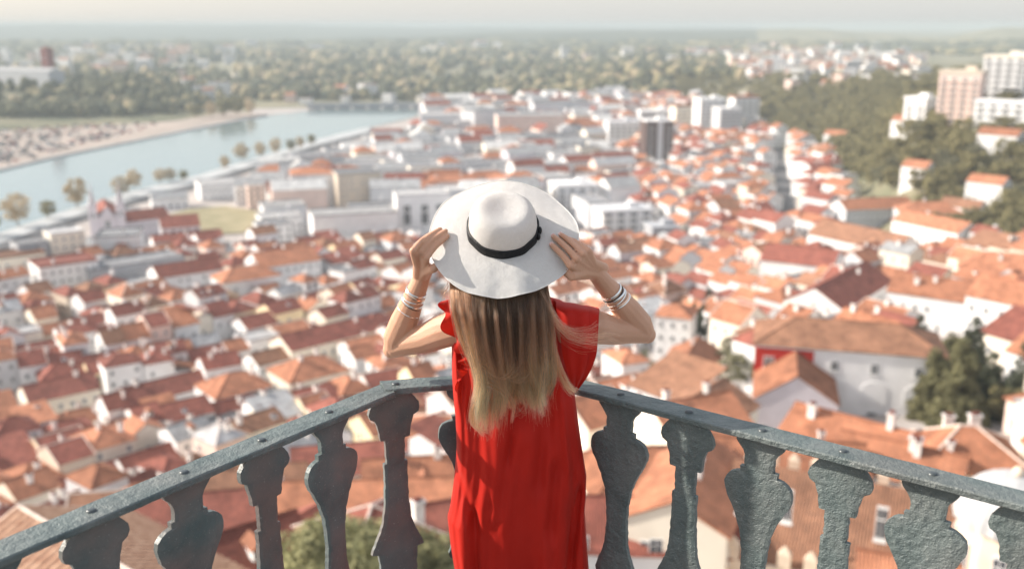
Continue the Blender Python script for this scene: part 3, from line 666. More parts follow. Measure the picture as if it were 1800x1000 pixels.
def zone(x, y):
    d = math.hypot(x, y); u = x / y; pxa = 900 + u * FOC * .97
    if d < 62 or d > 1260: return None
    # riverside margin, far bank
    if y > 250 and u < 0:
        k = 1.15
        if in_river(x * k, y * k) or in_river(x, y) or in_river(x * 1.03, y * 1.03): return None
        if d > 430 and pxa < 740:
            # beyond the river?
            for t in (.95, .85, .75, .65, .55, .45):
                if in_river(x * t, y * t): return None
    z = tz(x, y); px, py, _ = proj((x, y, z))
    if py < 178: return None
    if px > 1230 and py < 235 - (1330 - px) * .4: return None
    if d > 380 and px > 1330 and z > -88: return None
    if 1400 < px < 1840 and d < 150 or 1565 < px < 1790 and d < 190: return None
    if in_poly(LOT, x, y) or in_poly(WOODS, x, y) or in_poly(CONIF, x, y): return None
    # street corridor
    ax, ay = ST_A; bx, by = ST_B; L = math.hypot(bx-ax, by-ay); t = ((x-ax)*(bx-ax)+(y-ay)*(by-ay))/L; nrm = abs((x-ax)*(by-ay)-(y-ay)*(bx-ax))/L
    if -5 < t < L and nrm < 9.5: return None
    if d < 440:
        if u < -.05: return 'A'
        if u < .15: return 'B'
        return 'C'
    if u > .12: return 'D'
    return 'E'
ZN = {'A': (43, 6, 11.5, 8, 11, 4.0, .06), 'B': (30, 6, 11, 8, 11, 3.2, .05), 'C': (-62, 6.5, 12, 8, 12, 3.6, .08), 'D': (-70, 8, 17, 9, 13, 4.5, .10), 'E': (16, 11, 30, 11, 17, 6.5, .14)}
CAND = []
for zn, (ang, w0, w1, d0, d1, gap, miss) in ZN.items():
    r = random.Random(100 + ord(zn)); a0 = RAD(ang); ca, sa = math.cos(a0), math.sin(a0)
    v = -1300
    row = 0
    while v < 1500:
        dp = r.uniform(d0, d1); u = -1400
        while u < 1500:
            w = r.uniform(w0, w1)
            uc = u + w / 2; bend = 7 * math.sin(uc / 37 + row * .25) + 4 * math.sin(uc / 17.0 + row)
            x, y = uc * ca - (v + bend) * sa, uc * sa + (v + bend) * ca
            u += w - .05 + (r.uniform(1.5, 4) if r.random() < .13 else 0)
            if y < 50 or math.hypot(x, y) > 1270: continue
            px, py, _ = proj((x, y, tz(x, y) + 7))
            if not (-170 < px < 1970 and py < 1060): continue
            if zone(x, y) != zn or r.random() < miss: continue
            if inside_keep(x, y, max(w, dp) * .42): continue
            CAND.append((x, y, a0 + 7 / 37 * math.cos(uc / 37 + row * .25) * .9 + r.uniform(-.03, .03) + (math.pi / 2 if r.random() < .09 else 0), w, dp * r.uniform(.92, 1.0), zn))
        v += dp + (gap if row % 2 else 1.2); row += 1
def look_of(r, zn, x, y):
    wc = r.choices(['white', 'cream', 'light grey', 'pale pink', 'pale yellow', 'beige'], [50, 20, 10, 8, 5, 7])[0]
    if zn == 'E': rf, rc = r.choices([('flat', 'white'), ('flat', 'grey'), ('gable', 'grey'), ('gable', 'dark red'), ('hip', 'orange'), ('gable', 'white')], [24, 26, 14, 16, 10, 10])[0]; wc = r.choices(['white', 'light grey', 'cream', 'lilac', 'pale pink'], [40, 25, 15, 10, 10])[0]
    elif zn == 'A': rf = r.choices(['gable', 'hip', 'flat', 'shed'], [62, 24, 7, 7])[0]; rc = r.choices(['orange', 'dark red', 'brown', 'grey'], [36, 46, 13, 5])[0]
    elif zn == 'D': rf = r.choices(['gable', 'hip', 'flat'], [60, 28, 12])[0]; rc = r.choices(['orange', 'dark red', 'brown', 'grey'], [58, 24, 11, 7])[0]; wc = r.choices(['white', 'cream', 'light grey'], [75, 15, 10])[0]
    else: rf = r.choices(['gable', 'hip', 'flat', 'shed'], [60, 30, 4, 6])[0]; rc = r.choices(['orange', 'dark red', 'brown', 'grey'], [48, 29, 17, 6])[0]
    if rf == 'flat': rc = r.choice(['grey', 'white'])
    if y > 250 and x < 0 and (in_river(x * 1.3, y * 1.3) or in_river(x * 1.2, y * 1.2)): return wc, rf, rc, r.uniform(4.5, 6.5)
    h = (r.choices([5.6, 6.8, 8.6, 9.6, 11.4], [2, 3, 4, 2, 1])[0] + r.uniform(-.4, .4)) if zn in 'ABC' else (r.uniform(7, 13) if zn == 'D' else r.uniform(8, 17))
    return wc, rf, rc, h
rr = random.Random(5); HS = []
for x, y, a, w, dp, zn in CAND:
    wc, rf, rc, h = look_of(rr, zn, x, y); z = tz(x, y); px, py, q = proj((x, y, z + h))
    HS.append((max(w, dp) * h / q ** 2 * (1 if -20 < px < 1820 and py < 1010 else .02), x, y, a, w, dp, h, wc, rf, rc, zn, px, py, z))
HS.sort(key=lambda t: -t[0])
N_OWN = 250
SIZE = lambda w, h: 'small' if w < 7.6 else ('large' if w > 10.6 else 'mid-sized')
FORM = {'gable': 'gabled', 'hip': 'hipped', 'flat': 'flat', 'shed': 'sloping'}
for t in HS[:N_OWN]:
    _, x, y, a, w, dp, h, wc, rf, rc, zn, px, py, z = t
    near = math.hypot(x, y) < 190
    dorm = 1 if rf == 'gable' and rr.random() < .10 else 0
    o = house(x, y, a, w, dp, h, rf, wc, rc, pitch=rr.choice([24, 27, 30, 33]), near=near, chim=rr.choice([0, 1, 1, 2]), dorm=dorm, sky_=1 if rf == 'gable' and rr.random() < .15 else 0, cap=10, keep=False, z=z, rnd=rr, ridge=rr.random() < .3)
    PENDING.append((o, SIZE(w, h), 'tall ' if h > 9.2 else ('low ' if h < 6.4 else ''), wc, rc, FORM[rf], dorm, px, py))
# beyond the three hundred nearest: one mass of far houses
def far_houses(items):
    slots = list(WALLC)[:6] + ['lilac']; rs = list(ROOFC); mats = [WM[k] for k in slots] + [RM[k] for k in rs] + [M_GLASS]
    B = MB(); gl = len(mats) - 1
    def put(b, x, y, z, a, mi):
        ca, sa = math.cos(a), math.sin(a); n = len(B.v)
        B.v += [(x + p[0]*ca - p[1]*sa, y + p[0]*sa + p[1]*ca, z + p[2]) for p in b.v]
        B.f += [tuple(n + i for i in f) for f in b.f]; B.m += [mi] * len(b.f); B.uv += b.uv; B.sm += b.sm
    for _, x, y, a, w, dp, h, wc, rf, rc, zn, px, py, z in items:
        p = RAD(27); put(wall_mb(w, dp, h, rf, p, False), x, y, z, a, slots.index(wc)); put(roof_mb(w, dp, h, rf, p), x, y, z, a, len(slots) + rs.index(rc))
        if rr.random() < .5:
            c = MB(); c.box((w*.25, dp*.1, h + dp*.22), (.9, .8, 2.2)); put(c, x, y, z, a, 0)
        c = MB()
        for k in range(4):
            nl = (-math.pi/2, 0, math.pi/2, math.pi)[k]
            if facing((x, y), a + nl) < .1: continue
            L = w if k in (0, 2) else dp; D = dp/2 if k in (0, 2) else w/2; nc = max(1, int(L / 3.2))
            for s_ in range(max(1, int(h / 3.1))):
                for i in range(nc):
                    tt = (i - (nc-1)/2) * L / nc; zz = 1.7 + s_ * 3
                    q = {0: (tt, -D), 1: (D, tt), 2: (-tt, D), 3: (-D, -tt)}[k]
                    c.box((q[0], q[1], zz), (1.2, .12, 1.5) if k in (0, 2) else (.12, 1.2, 1.5))
        put(c, x, y, z, a, gl)
    return B.build('distant_houses', mats)
tag(far_houses(HS[N_OWN:]), 'dense mass of far white houses with orange roofs filling the lower town', 'distant houses', kind='stuff')
# scattered white houses on the far plain and behind the hill
def far_specks():
    it = []; r = random.Random(77)
    for i in range(420):
        k = r.random()
        if k < .55: px, py = r.uniform(1290, 1620), r.gauss(122, 13)
        elif k < .68: px, py = r.uniform(1180, 1480), r.uniform(104, 116)
        elif k < .86: px, py = r.uniform(0, 420), r.uniform(88, 175)
        elif k < .93: px, py = r.uniform(420, 1200), r.uniform(84, 110)
        else: px, py = r.uniform(0, 700), r.uniform(168, 186)
        if px < 330 and 138 < py: py = r.uniform(88, 130)
        x, y = gp(px, py, 5000); d = math.hypot(x, y)
        if d > 4800 or d < 750: continue
        s_ = d / 1400; w = r.uniform(9, 20) * max(.8, min(2.2, s_)); wc = r.choice(['white', 'white', 'cream', 'light grey', 'pale pink'])
        it.append((0, x, y, r.uniform(-.6, .6), w, r.uniform(9, 14), r.uniform(6, 20) * max(.8, min(1.5, s_)), wc, r.choice(['gable', 'flat']), r.choice(['orange', 'white', 'grey', 'orange']), 'F', px, py, tz(x, y)))
    return it
tag(far_houses(far_specks()), 'tiny pale houses scattered over the far plain and the hill top', 'distant houses', kind='stuff')
# parked cars' glint on the far-bank car park, too many to count
def car_park():
    r = random.Random(4); B = MB(); n = 0
    while n < 340:
        px, py = r.uniform(-60, 430), r.uniform(214, 290)
        if py > 228 + (260 - px) * .26 - 2 or py < 222 - px * .02: continue
        if px > 250 and r.random() < .6: continue
        x, y = gpz(px, py, -94); a = RAD(35) + (0 if r.random() < .7 else 1.57); k = r.randrange(4)
        B.box((x, y, -93.25), (4.2, 1.8, .85), k, a); B.box((x, y, -92.55), (2.3, 1.6, .6), 4, a); n += 1
    mats = [simple('car_paint_' + nm, c, .3) for nm, c in (('white', (.7, .7, .7)), ('grey', (.3, .3, .32)), ('dark', (.05, .05, .06)), ('red', (.35, .05, .04)))] + [M_GLASS]
    tag(B.build('parked_cars', mats), 'crowd of parked cars glinting on the far sandy bank', 'parked cars', kind='stuff')
car_park()
# ------------------------------------------------------------------ trees
def leaf_mat(name, c):
    m = mat(name, tuple(v * .62 for v in c), .75, 0, .55, col2=tuple(min(1, v * 1.45) for v in c), spec=.2, rnd=.14)
    nt = m.node_tree; b = nt.nodes['Principled BSDF']; tr = nt.nodes.new('ShaderNodeBsdfTranslucent'); mx = nt.nodes.new('ShaderNodeMixShader'); mx.inputs[0].default_value = .28
    src = b.inputs['Base Color'].links[0].from_socket; nt.links.new(src, tr.inputs['Color']); nt.links.new(b.outputs[0], mx.inputs[1]); nt.links.new(tr.outputs[0], mx.inputs[2])
    nt.links.new(mx.outputs[0], nt.nodes['Material Output'].inputs['Surface']); return m
L_OLIVE = leaf_mat('olive_leaves', (.22, .195, .095)); L_DARK = leaf_mat('dark_conifer_leaves', (.055, .062, .036)); L_CEDAR = leaf_mat('cedar_needles', (.125, .118, .058)); L_PALE = leaf_mat('pale_green_leaves', (.27, .26, .13)); L_DRY = leaf_mat('dry_cream_leaves', (.46, .37, .24)); L_GREY = leaf_mat('grey_green_leaves', (.19, .18, .11))
M_BARK = mat('bark', (.16, .12, .09), .95, .3, 4., .4, 8.)
def crown_mesh(name, lm, rx, rz, nclump, nleaf, ls, seed, shape='round'):
    r = random.Random(seed); B = MB()
    for i in range(nclump):
        for _ in range(50):
            p = Vector((r.uniform(-1, 1), r.uniform(-1, 1), r.uniform(-1, 1)))
            if shape == 'cone':
                t = (p.z + 1) / 2
                if .25 * (1.08 - t) < math.hypot(p.x, p.y) < 1.02 - t: break
            elif shape == 'column':
                if math.hypot(p.x, p.y) < (1 - abs(p.z) ** 3) * (.75 + .25 * r.random()): break
            elif .35 < p.length < 1 and not (p.z < -.5 and math.hypot(p.x, p.y) > .8): break
        cr = r.uniform(.2, .36) * rx; c = Vector((p.x * rx, p.y * rx, p.z * rz))
        for k in range(nleaf):
            q = Vector((r.gauss(0, 1), r.gauss(0, 1), r.gauss(0, 1))).normalized() * cr * r.uniform(.5, 1.0) ** .5; q.z *= .8
            o = c + q; n = (q.normalized() + Vector((r.uniform(-1, 1), r.uniform(-1, 1), r.uniform(-.3, 1.2))) * .6).normalized()
            a = n.orthogonal().normalized(); b_ = n.cross(a); th = r.uniform(0, 6.28); u = a * math.cos(th) + b_ * math.sin(th); v = n.cross(u); s_ = ls * r.uniform(.6, 1.25)
            B.face([o - u * s_ * .9, o + v * s_ * .5, o + u * s_, o - v * s_ * .5])
    return B.mesh(name, lm)
def trunk_mesh(name, h, r0, rx, rz, seed):
    r = random.Random(seed); B = MB(); B.tube([(0, 0, -.6), (.05, 0, h * .4), (-.05, .05, h), (0, 0, h + rz * .9)], [r0, r0 * .8, r0 * .6, r0 * .15], 7)
    for k in range(5):
        a = 6.28 * k / 5 + r.random(); B.tube([(0, 0, h * .75 + k * .12 * rz), (math.cos(a) * rx * .35, math.sin(a) * rx * .35, h + rz * (.1 + .1 * k)), (math.cos(a) * rx * .7, math.sin(a) * rx * .7, h + rz * (.3 + .1 * k))], [r0 * .45, r0 * .3, r0 * .1], 5)
    return B.mesh(name, M_BARK)
KINDS = {}
def kind(k, name, lm, rx, rz, h, ncl, nlf, ls, shape='round', seed=0, vis=.9):
    KINDS[k] = (name, crown_mesh('crown', lm, rx, rz, ncl, nlf, ls, 50 + seed, shape), trunk_mesh('trunk', h, max(.18, rx * .07), rx, rz, seed), h, rx, rz, vis)
kind('near', 'leafy_tree', L_PALE, 4.4, 3.4, 3.2, 130, 120, .22, seed=1)
kind('olive', 'leafy_tree', L_OLIVE, 4.5, 4.0, 3.0, 46, 34, .55, seed=2)
kind('olive2', 'leafy_tree', L_OLIVE, 5.2, 3.8, 2.6, 50, 32, .6, seed=3)
kind('olive3', 'leafy_tree', L_GREY, 4.2, 3.6, 2.8, 42, 32, .55, seed=4)
kind('dark', 'conifer', L_DARK, 4.6, 8.0, 2.0, 150, 60, .46, 'cone', 5)
kind('cypress', 'cypress', L_DARK, 2.3, 8.0, 1.2, 70, 44, .36, 'column', 6)
kind('cedar', 'conifer', L_CEDAR, 4.4, 8.0, 2.2, 170, 80, .40, 'cone', 7)
kind('dry', 'riverside_tree', L_DRY, 4.4, 4.2, 3.4, 46, 40, .45, seed=8)
kind('pale', 'leafy_tree', L_GREY, 3.4, 3.4, 3.0, 50, 44, .3, seed=9)
def tree(k, x, y, s=1.0, label=None, group=None, cat='tree', rz=None, z=None):
    name, cm, tm, h, rx, rzz, _ = KINDS[k]; z = tz(x, y) if z is None else z
    o = empty(name, (x, y, z), rz if rz is not None else R.uniform(0, 6.28), label=label, cat=cat, group=group)
    link('crown', cm, o, (0, 0, h + rzz * .75)); link('trunk', tm, o); o.scale = (s, s, s * R.uniform(.92, 1.1)); return o
def tpx(k, px, py, s, label, group=None, cat='tree'): x, y = gp(px, py); return tree(k, x, y, s, label, group, cat)
def td(k, px, d, s, label, group=None, z=None):
    u = (px - 900) / FOC / .93; y = d / math.hypot(1, u); return tree(k, u * y, y, s, label, group, z=z)
# two pale crowns rising just below the balcony
td('near', 585, 62, 1.05, 'pale green leafy tree crown at the bottom left of the slim corner baluster', z=-40.4)
td('near', 735, 66, .95, 'pale green leafy tree crown at the bottom right of the slim corner baluster', z=-42.4)
# right: conifers beside the mansion, cypress and courtyard trees
tpx('cypress', 1232, 628, 1.05, 'tallest dark cypress standing among the roofs right of the elbow')
tpx('cypress', 1245, 560, .7, 'smaller dark cypress just behind the tall cypress')
tpx('pale', 1180, 628, 1.0, 'grey-green tree beside the narrow white house right of the elbow')
tpx('pale', 1290, 668, 1.15, 'grey-green leafy tree right of the tall cypress')
tpx('olive3', 1300, 690, .9, 'olive tree in front of the lilac gable house, left side')
for q in ((1085, 665, .55, 'round olive bush in the courtyard nearest the elbow'), (1112, 690, .6, 'olive shrub low in the courtyard behind the right handrail'), (1140, 672, .6, 'pale courtyard tree right of the olive bush'), (1130, 645, .5, 'small tree at the back of the courtyard')):
    tpx('pale', *q, group='courtyard trees')
tpx('dark', 1598, 718, .72, 'dark shaded conifer beside the white end of the mansion', 'conifers by the mansion')
tpx('cedar', 1638, 735, .80, 'leftmost large olive-green cedar right of the mansion', 'conifers by the mansion')
tpx('cedar', 1682, 748, .92, 'biggest olive-green cedar in front of the conifer group', 'conifers by the mansion')
tpx('dark', 1733, 735, .72, 'dark conifer right of the biggest cedar', 'conifers by the mansion')
tpx('cedar', 1660, 690, .74, 'tall cedar behind the conifer group, its top against a roof', 'conifers by the mansion')
tpx('dark', 1700, 680, .8, 'dark conifer behind the biggest cedar', 'conifers by the mansion')
tpx('cedar', 1770, 640, .7, 'olive-green cedar near the right edge above the conifer group', 'conifers by the mansion')
tpx('olive', 1765, 745, .6, 'low leafy tree right of the conifer group', 'conifers by the mansion')
tpx('dark', 1612, 650, .7, 'dark conifer behind the mansion corner', 'conifers by the mansion')
tpx('dark', 1586, 700, .8, 'dark conifer against the shaded end wall of the mansion', 'conifers by the mansion')
tpx('dark', 1792, 700, .72, 'dark conifer at the right edge beside the conifer group', 'conifers by the mansion')
tpx('cypress', 1218, 610, .85, 'leftmost dark cypress of the three right of the elbow')
tpx('dark', 90, 585, .55, 'small dark tree between white walls near the left edge')
tpx('olive', 70, 510, .7, 'olive tree below the cream block at the left edge')
# riverside row
RV = [(-20, 415, 1.5, 'olive'), (32, 398, 1.55, 'dry'), (86, 384, 1.0, 'olive'), (136, 366, 1.6, 'dry'), (214, 346, 1.2, 'dry'), (236, 334, 1.1, 'dry'), (282, 322, .9, 'dry'), (300, 320, .9, 'dry'), (323, 318, .7, 'olive'), (396, 298, .9, 'dry'), (425, 284, 1.3, 'dry'), (458, 277, 1.1, 'dry'), (485, 272, 1.1, 'dry'), (512, 266, .9, 'olive'), (528, 262, .9, 'dry'), (548, 256, .9, 'olive')]
ORD = ['first', 'second', 'third', 'fourth', 'fifth', 'sixth', 'seventh', 'eighth', 'ninth', 'tenth', 'eleventh', 'twelfth', 'thirteenth', 'fourteenth', 'fifteenth', 'sixteenth', 'seventeenth', 'eighteenth', 'nineteenth', 'twentieth']
for i, (px, py, s_, k) in enumerate(RV):
    x, y = gpz(px, py, -93.9); tree(k, x, y, s_ * .95, f'{ORD[i]} tree from the left in the riverside row, {"dry cream" if k == "dry" else "olive green"} crown', 'trees along the river promenade', z=-93.9)
for i, (px, py, s_) in enumerate([(395, 207, 2.0), (372, 206, 1.6), (345, 208, 1.5), (440, 202, 1.6), (418, 204, 1.9), (770, 192, 1.6), (795, 192, 1.5)]):
    x, y = gpz(px, py, -94); tree('dry' if i % 2 else 'olive', x, y, s_, ['tall olive tree on the far bank point', 'pale tree left of the tall one on the far bank point', 'leftmost olive tree of the far bank point', 'dry cream tree right on the far bank point', 'broad olive tree behind the far bank point', 'pale tree at the far right end of the bridge', 'olive tree beside the pale block at the river end'][i], 'trees on the far bank', z=-94)
# the wooded hill on the right: nearest trees one by one, the rest as one wood
def hill_wood():
    r = random.Random(21); spots = []
    for i in range(9000):
        px, py = r.uniform(1190, 1980), r.uniform(118, 440)
        lo = 135 - max(0, px - 1500) * .04; hi = 196 + max(0, px - 1300) * .56 + max(0, px - 1560) * .32
        if not lo < py < hi: continue
        x, y = gp(px, py); d = math.hypot(x, y)
        if d > 1600 or d < 330 or tz(x, y) < -93.6: continue
        if inside_keep(x, y, 4) or (1700 < px < 1830 and d < 545 and tz(x, y) > -50): continue
        if any((x - a) ** 2 + (y - b_) ** 2 < 42 for a, b_, _ in spots[-900:]): continue
        spots.append((x, y, d))
        if len(spots) > 880: break
    spots.sort(key=lambda t: t[2]); own = spots[:150]; rest = spots[150:]
    for x, y, d in own:
        z = tz(x, y); px, py, _ = proj((x, y, z + 6)); k = r.choices(['olive', 'olive2', 'olive3'], [45, 40, 15])[0]
        o = tree(k, x, y, r.uniform(.75, 1.25), 'olive-green tree in the dense wood on the right hillside', 'trees of the wooded hill')
    B = MB()
    for x, y, d in rest:
        cm = KINDS[r.choice(['olive', 'olive2', 'olive3'])][1]; s_ = r.uniform(.9, 1.35); z = tz(x, y) + 4.2 * s_; n = len(B.v)
        a = r.uniform(0, 6.28); ca, sa = math.cos(a) * s_, math.sin(a) * s_
        co = np.empty(len(cm.vertices) * 3); cm.vertices.foreach_get('co', co); co = co.reshape(-1, 3)[:len(co) // 3 // 8 * 8]
        co = co.reshape(-1, 4, 3)[::2]; cen = co.mean(1, keepdims=True); co = (cen + (co - cen) * 1.45).reshape(-1, 3)
        B.v += [(x + p[0]*ca - p[1]*sa, y + p[0]*sa + p[1]*ca, z + p[2]*s_) for p in co.tolist()]
        B.f += [(n+i, n+i+1, n+i+2, n+i+3) for i in range(0, len(co), 4)]
    m = len(B.f); B.m = [0]*m; B.uv = [None]*m; B.sm = [False]*m
    tag(B.build('hillside_wood', L_OLIVE), 'dense olive-green wood covering the far part of the right hill', 'wood', kind='stuff')
hill_wood()
for px, d, s_, l in ((1735, 600, 1.5, 'dark round tree on the crest left of the white apartment block tops'), (1785, 620, 1.6, 'dark round tree on the crest at the right edge'), (1765, 640, 1.2, 'dark tree between the two round crest trees'), (1575, 900, 1.4, 'dark tree on the crest left of the pinkish apartments'), (1545, 930, 1.2, 'lower dark tree left of the crest tree by the pinkish apartments')):
    u = (px - 900) / FOC / .97; y = d / math.hypot(1, u); tree('olive2', u * y, y, s_, l, 'trees on the hill crest', z=tz(u*y, y) + (22 if px > 1700 else 0) * 0)
# forest of the plain beyond the river
def plain_wood():
    r = random.Random(31); V0 = []; F0 = []
    import bmesh
    protos = []
    for k in range(4):
        bm = bmesh.new(); bmesh.ops.create_icosphere(bm, subdivisions=2, radius=1)
        for v in bm.verts:
            n = noise.noise(v.co * 1.7 + Vector((k * 9, 0, 0))); n2 = noise.noise(v.co * 4 + Vector((0, k * 5, 0))); v.co *= 1 + .35 * n + .22 * n2
        protos.append((np.array([v.co[:] for v in bm.verts]), [tuple(v.index for v in f.verts) for f in bm.faces])); bm.free()
    B = MB(); Vl = []; n0 = 0
    def add(x, y, z, rx, rz, m):
        nonlocal n0
        P, F = r.choice(protos); a = r.uniform(0, 6.28); ca, sa = math.cos(a), math.sin(a)
        Q = np.stack([x + (P[:,0]*ca - P[:,1]*sa) * rx, y + (P[:,0]*sa + P[:,1]*ca) * rx, z + P[:,2] * rz], 1); Vl.append(Q)
        B.f += [tuple(n0 + i for i in f) for f in F]; B.m += [m] * len(F); n0 += len(P)
    for i in range(2600):
        px = r.uniform(-120, 1330); t = r.random() ** 1.1
        py = 178 - 82 * t
        if 0 < px < 420:
            py = r.uniform(96, 207)
            if py > 206 - max(0, px - 260) * .12: continue
        if px > 1180: py = r.uniform(96, 140)
        x, y = gp(px, py, 4200); d = math.hypot(x, y)
        if d < 1050 or in_river(x, y): continue
        if noise.noise(Vector((x / 260, y / 420, 0))) < -.22 and r.random() < .8: continue
        s_ = r.uniform(.75, 1.5) * (1 + max(0, d - 1400) / 2600)
        if d < 1420 and px < 420: s_ *= .8
        add(x, y, tz(x, y) + 5 * s_, 6.5 * s_, 6.5 * s_ * r.uniform(.8, 1.2), r.choices([0, 1, 2, 3], [46, 26, 18, 10] if px > 330 or d > 1500 else [70, 20, 8, 2])[0])
    # belts of trees far off, down to the foot of the hills
    for i in range(1500):
        x, y = gp(r.uniform(-100, 1900), r.uniform(76, 98), 6500); d = math.hypot(x, y)
        if d < 2400: continue
        s_ = r.uniform(.8, 1.6); add(x, y, tz(x, y) + 5 * s_, 20 * s_, 8 * s_, r.choice([0, 0, 1, 2]))
    B.v = np.concatenate(Vl).tolist(); B.uv = [None] * len(B.f); B.sm = [True] * len(B.f)
    mm = [mat('far_crown_olive', (.045, .05, .026), .95, .4, .05, col2=(.12, .115, .06)), mat('far_crown_dark', (.03, .04, .025), .95, .4, .05, col2=(.07, .075, .045)), mat('far_crown_pale', (.16, .14, .07), .95, .3, .05, col2=(.30, .25, .14)), mat('far_crown_dry', (.24, .19, .11), .95, .3, .05, col2=(.40, .32, .2))]
    tag(B.build('plain_wood', mm), 'wide mottled wood on the plain beyond the river', 'wood', kind='stuff')
plain_wood()
# ------------------------------------------------------------------ balcony floor and iron railing
b = MB(); b.face([(-3.2, -3, 0), (3.2, -3, 0), (2.4, 1.62, 0), (.13, 3.43, 0), (-.47, 3.31, 0), (-2.1, 1.0, 0), (-3.2, 1.0, 0)], 0)
top = b.v[:]; n = len(top)
for i in range(n): p, q = top[i], top[(i+1) % n]; b.face([q, p, (p[0], p[1], -.35), (q[0], q[1], -.35)], 0)
b.face([(p[0], p[1], -.35) for p in top][::-1], 0)
tag(b.build('balcony_floor', mat('dark_granite', (.13, .125, .12), .8, .2, 6.)), 'grey stone balcony floor', 'floor', kind='structure')
def iron(name, bs=.85, rust_bounce=.12):
    m = bpy.data.materials.new(name); m.use_nodes = True; nt = m.node_tree; N = nt.nodes; L = nt.links; b = N['Principled BSDF']
    tc = N.new('ShaderNodeTexCoord')
    n1 = N.new('ShaderNodeTexNoise'); n1.inputs['Scale'].default_value = 9; n1.inputs['Detail'].default_value = 8; L.new(tc.outputs['Object'], n1.inputs['Vector'])
    rp = N.new('ShaderNodeValToRGB'); e = rp.color_ramp.elements; e[0].position = .32; e[1].position = .7; e[0].color = (.076, .100, .098, 1); e[1].color = (.140, .168, .162, 1); L.new(n1.outputs['Fac'], rp.inputs['Fac'])
    n4 = N.new('ShaderNodeTexNoise'); n4.inputs['Scale'].default_value = 160; n4.inputs['Detail'].default_value = 3; L.new(tc.outputs['Object'], n4.inputs['Vector'])
    r4 = N.new('ShaderNodeValToRGB'); r4.color_ramp.elements[0].position = .66; r4.color_ramp.elements[1].position = .74; L.new(n4.outputs['Fac'], r4.inputs['Fac'])
    mx = N.new('ShaderNodeMix'); mx.data_type = 'RGBA'; L.new(r4.outputs['Color'], mx.inputs['Factor']); L.new(rp.outputs['Color'], mx.inputs['A']); mx.inputs['B'].default_value = (.28, .30, .295, 1)
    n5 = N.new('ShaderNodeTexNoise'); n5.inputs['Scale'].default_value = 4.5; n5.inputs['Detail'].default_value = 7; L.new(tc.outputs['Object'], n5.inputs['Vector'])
    r5 = N.new('ShaderNodeMapRange'); r5.inputs['From Min'].default_value = .44; r5.inputs['From Max'].default_value = .68; r5.inputs['To Max'].default_value = rust_bounce; L.new(n5.outputs['Fac'], r5.inputs['Value'])
    m5 = N.new('ShaderNodeMix'); m5.data_type = 'RGBA'; L.new(r5.outputs['Result'], m5.inputs['Factor']); L.new(mx.outputs['Result'], m5.inputs['A']); m5.inputs['B'].default_value = (.20, .085, .062, 1); mx = m5  # reddish patches: oxide wear plus the dress's red bounce painted into the colour
    L.new(mx.outputs['Result'], b.inputs['Base Color']); b.inputs['Roughness'].default_value = .44; b.inputs['Specular IOR Level'].default_value = .45
    n2 = N.new('ShaderNodeTexNoise'); n2.inputs['Scale'].default_value = 44; n2.inputs['Detail'].default_value = 4; n2.inputs['Roughness'].default_value = .55; L.new(tc.outputs['Object'], n2.inputs['Vector'])
    n3 = N.new('ShaderNodeTexNoise'); n3.inputs['Scale'].default_value = 240; n3.inputs['Detail'].default_value = 3; L.new(tc.outputs['Object'], n3.inputs['Vector'])
    ad = N.new('ShaderNodeMath'); ad.operation = 'MULTIPLY_ADD'; ad.inputs[1].default_value = .3; L.new(n3.outputs['Fac'], ad.inputs[0]); L.new(n2.outputs['Fac'], ad.inputs[2])
    bp = N.new('ShaderNodeBump'); bp.inputs['Strength'].default_value = bs; bp.inputs['Distance'].default_value = .011; L.new(ad.outputs[0], bp.inputs['Height']); L.new(bp.outputs['Normal'], b.inputs['Normal'])
    return m
M_IRON = iron('grey_green_painted_iron'); M_SMOOTH = iron('smooth_grey_green_iron', .3, .5); M_RIVET = simple('rivet_iron', (.055, .065, .068), .35)  # left pieces get more of the painted red bounce
C1 = Vector((-.411, 3.231, 0)); C2 = Vector((.1, 3.347, 0)); DL = Vector((-.588, -.809, 0)); DR = Vector((.793, -.609, 0)); DF = (C2 - C1).normalized()
rail = empty('balcony_railing', C1, 0, label='grey-green wrought iron railing with flat vase-shaped balusters in front of the woman', cat='railing')
def handrail(a, c, wid, z, s0=0, s1=0):
    d = (c - a); L = d.length; d.normalize(); nn = Vector((-d.y, d.x, 0)); b = MB(); rows = []; n = max(8, int(L / .03)); r = random.Random(int(L * 1000))
    hw = wid / 2; th = .021; prof = [(-hw + .004, 0), (-hw, -.004), (-hw, -th + .004), (-hw + .004, -th), (hw - .004, -th), (hw, -th + .004), (hw, -.004), (hw - .004, 0), (hw * .5, .0006), (0, .001), (-hw * .5, .0006)]
    for i in range(n + 1):
        t = L * i / n; row = []
        for k, (p, q) in enumerate(prof):
            tt = t + (s0 * p if i == 0 else 0) + (s1 * p if i == n else 0)
            w = a + d * tt + nn * (p + .0016 * noise.noise(Vector((t * 14, k * 3.1, L)))); row.append((w.x - C1.x, w.y - C1.y, z + q + .0018 * noise.noise(Vector((t * 9, k * 1.7, L * 3)))))
        rows.append(row)
    b.grid(rows, 0, True, False); b.face(rows[0]); b.face(rows[-1][::-1])
    return b.build('handrail', M_IRON, rail)
RW = .098
hl = handrail(C1 + DL * .022, C1 + DL * 2.4, RW, .998, .38, 0); hf = handrail(C1 - DF * .035, C2 + DF * .0, RW, 1.003, -.1, -.3); hr = handrail(C2 + DR * .002, C2 + DR * 2.6, RW, .999, .38, 0)
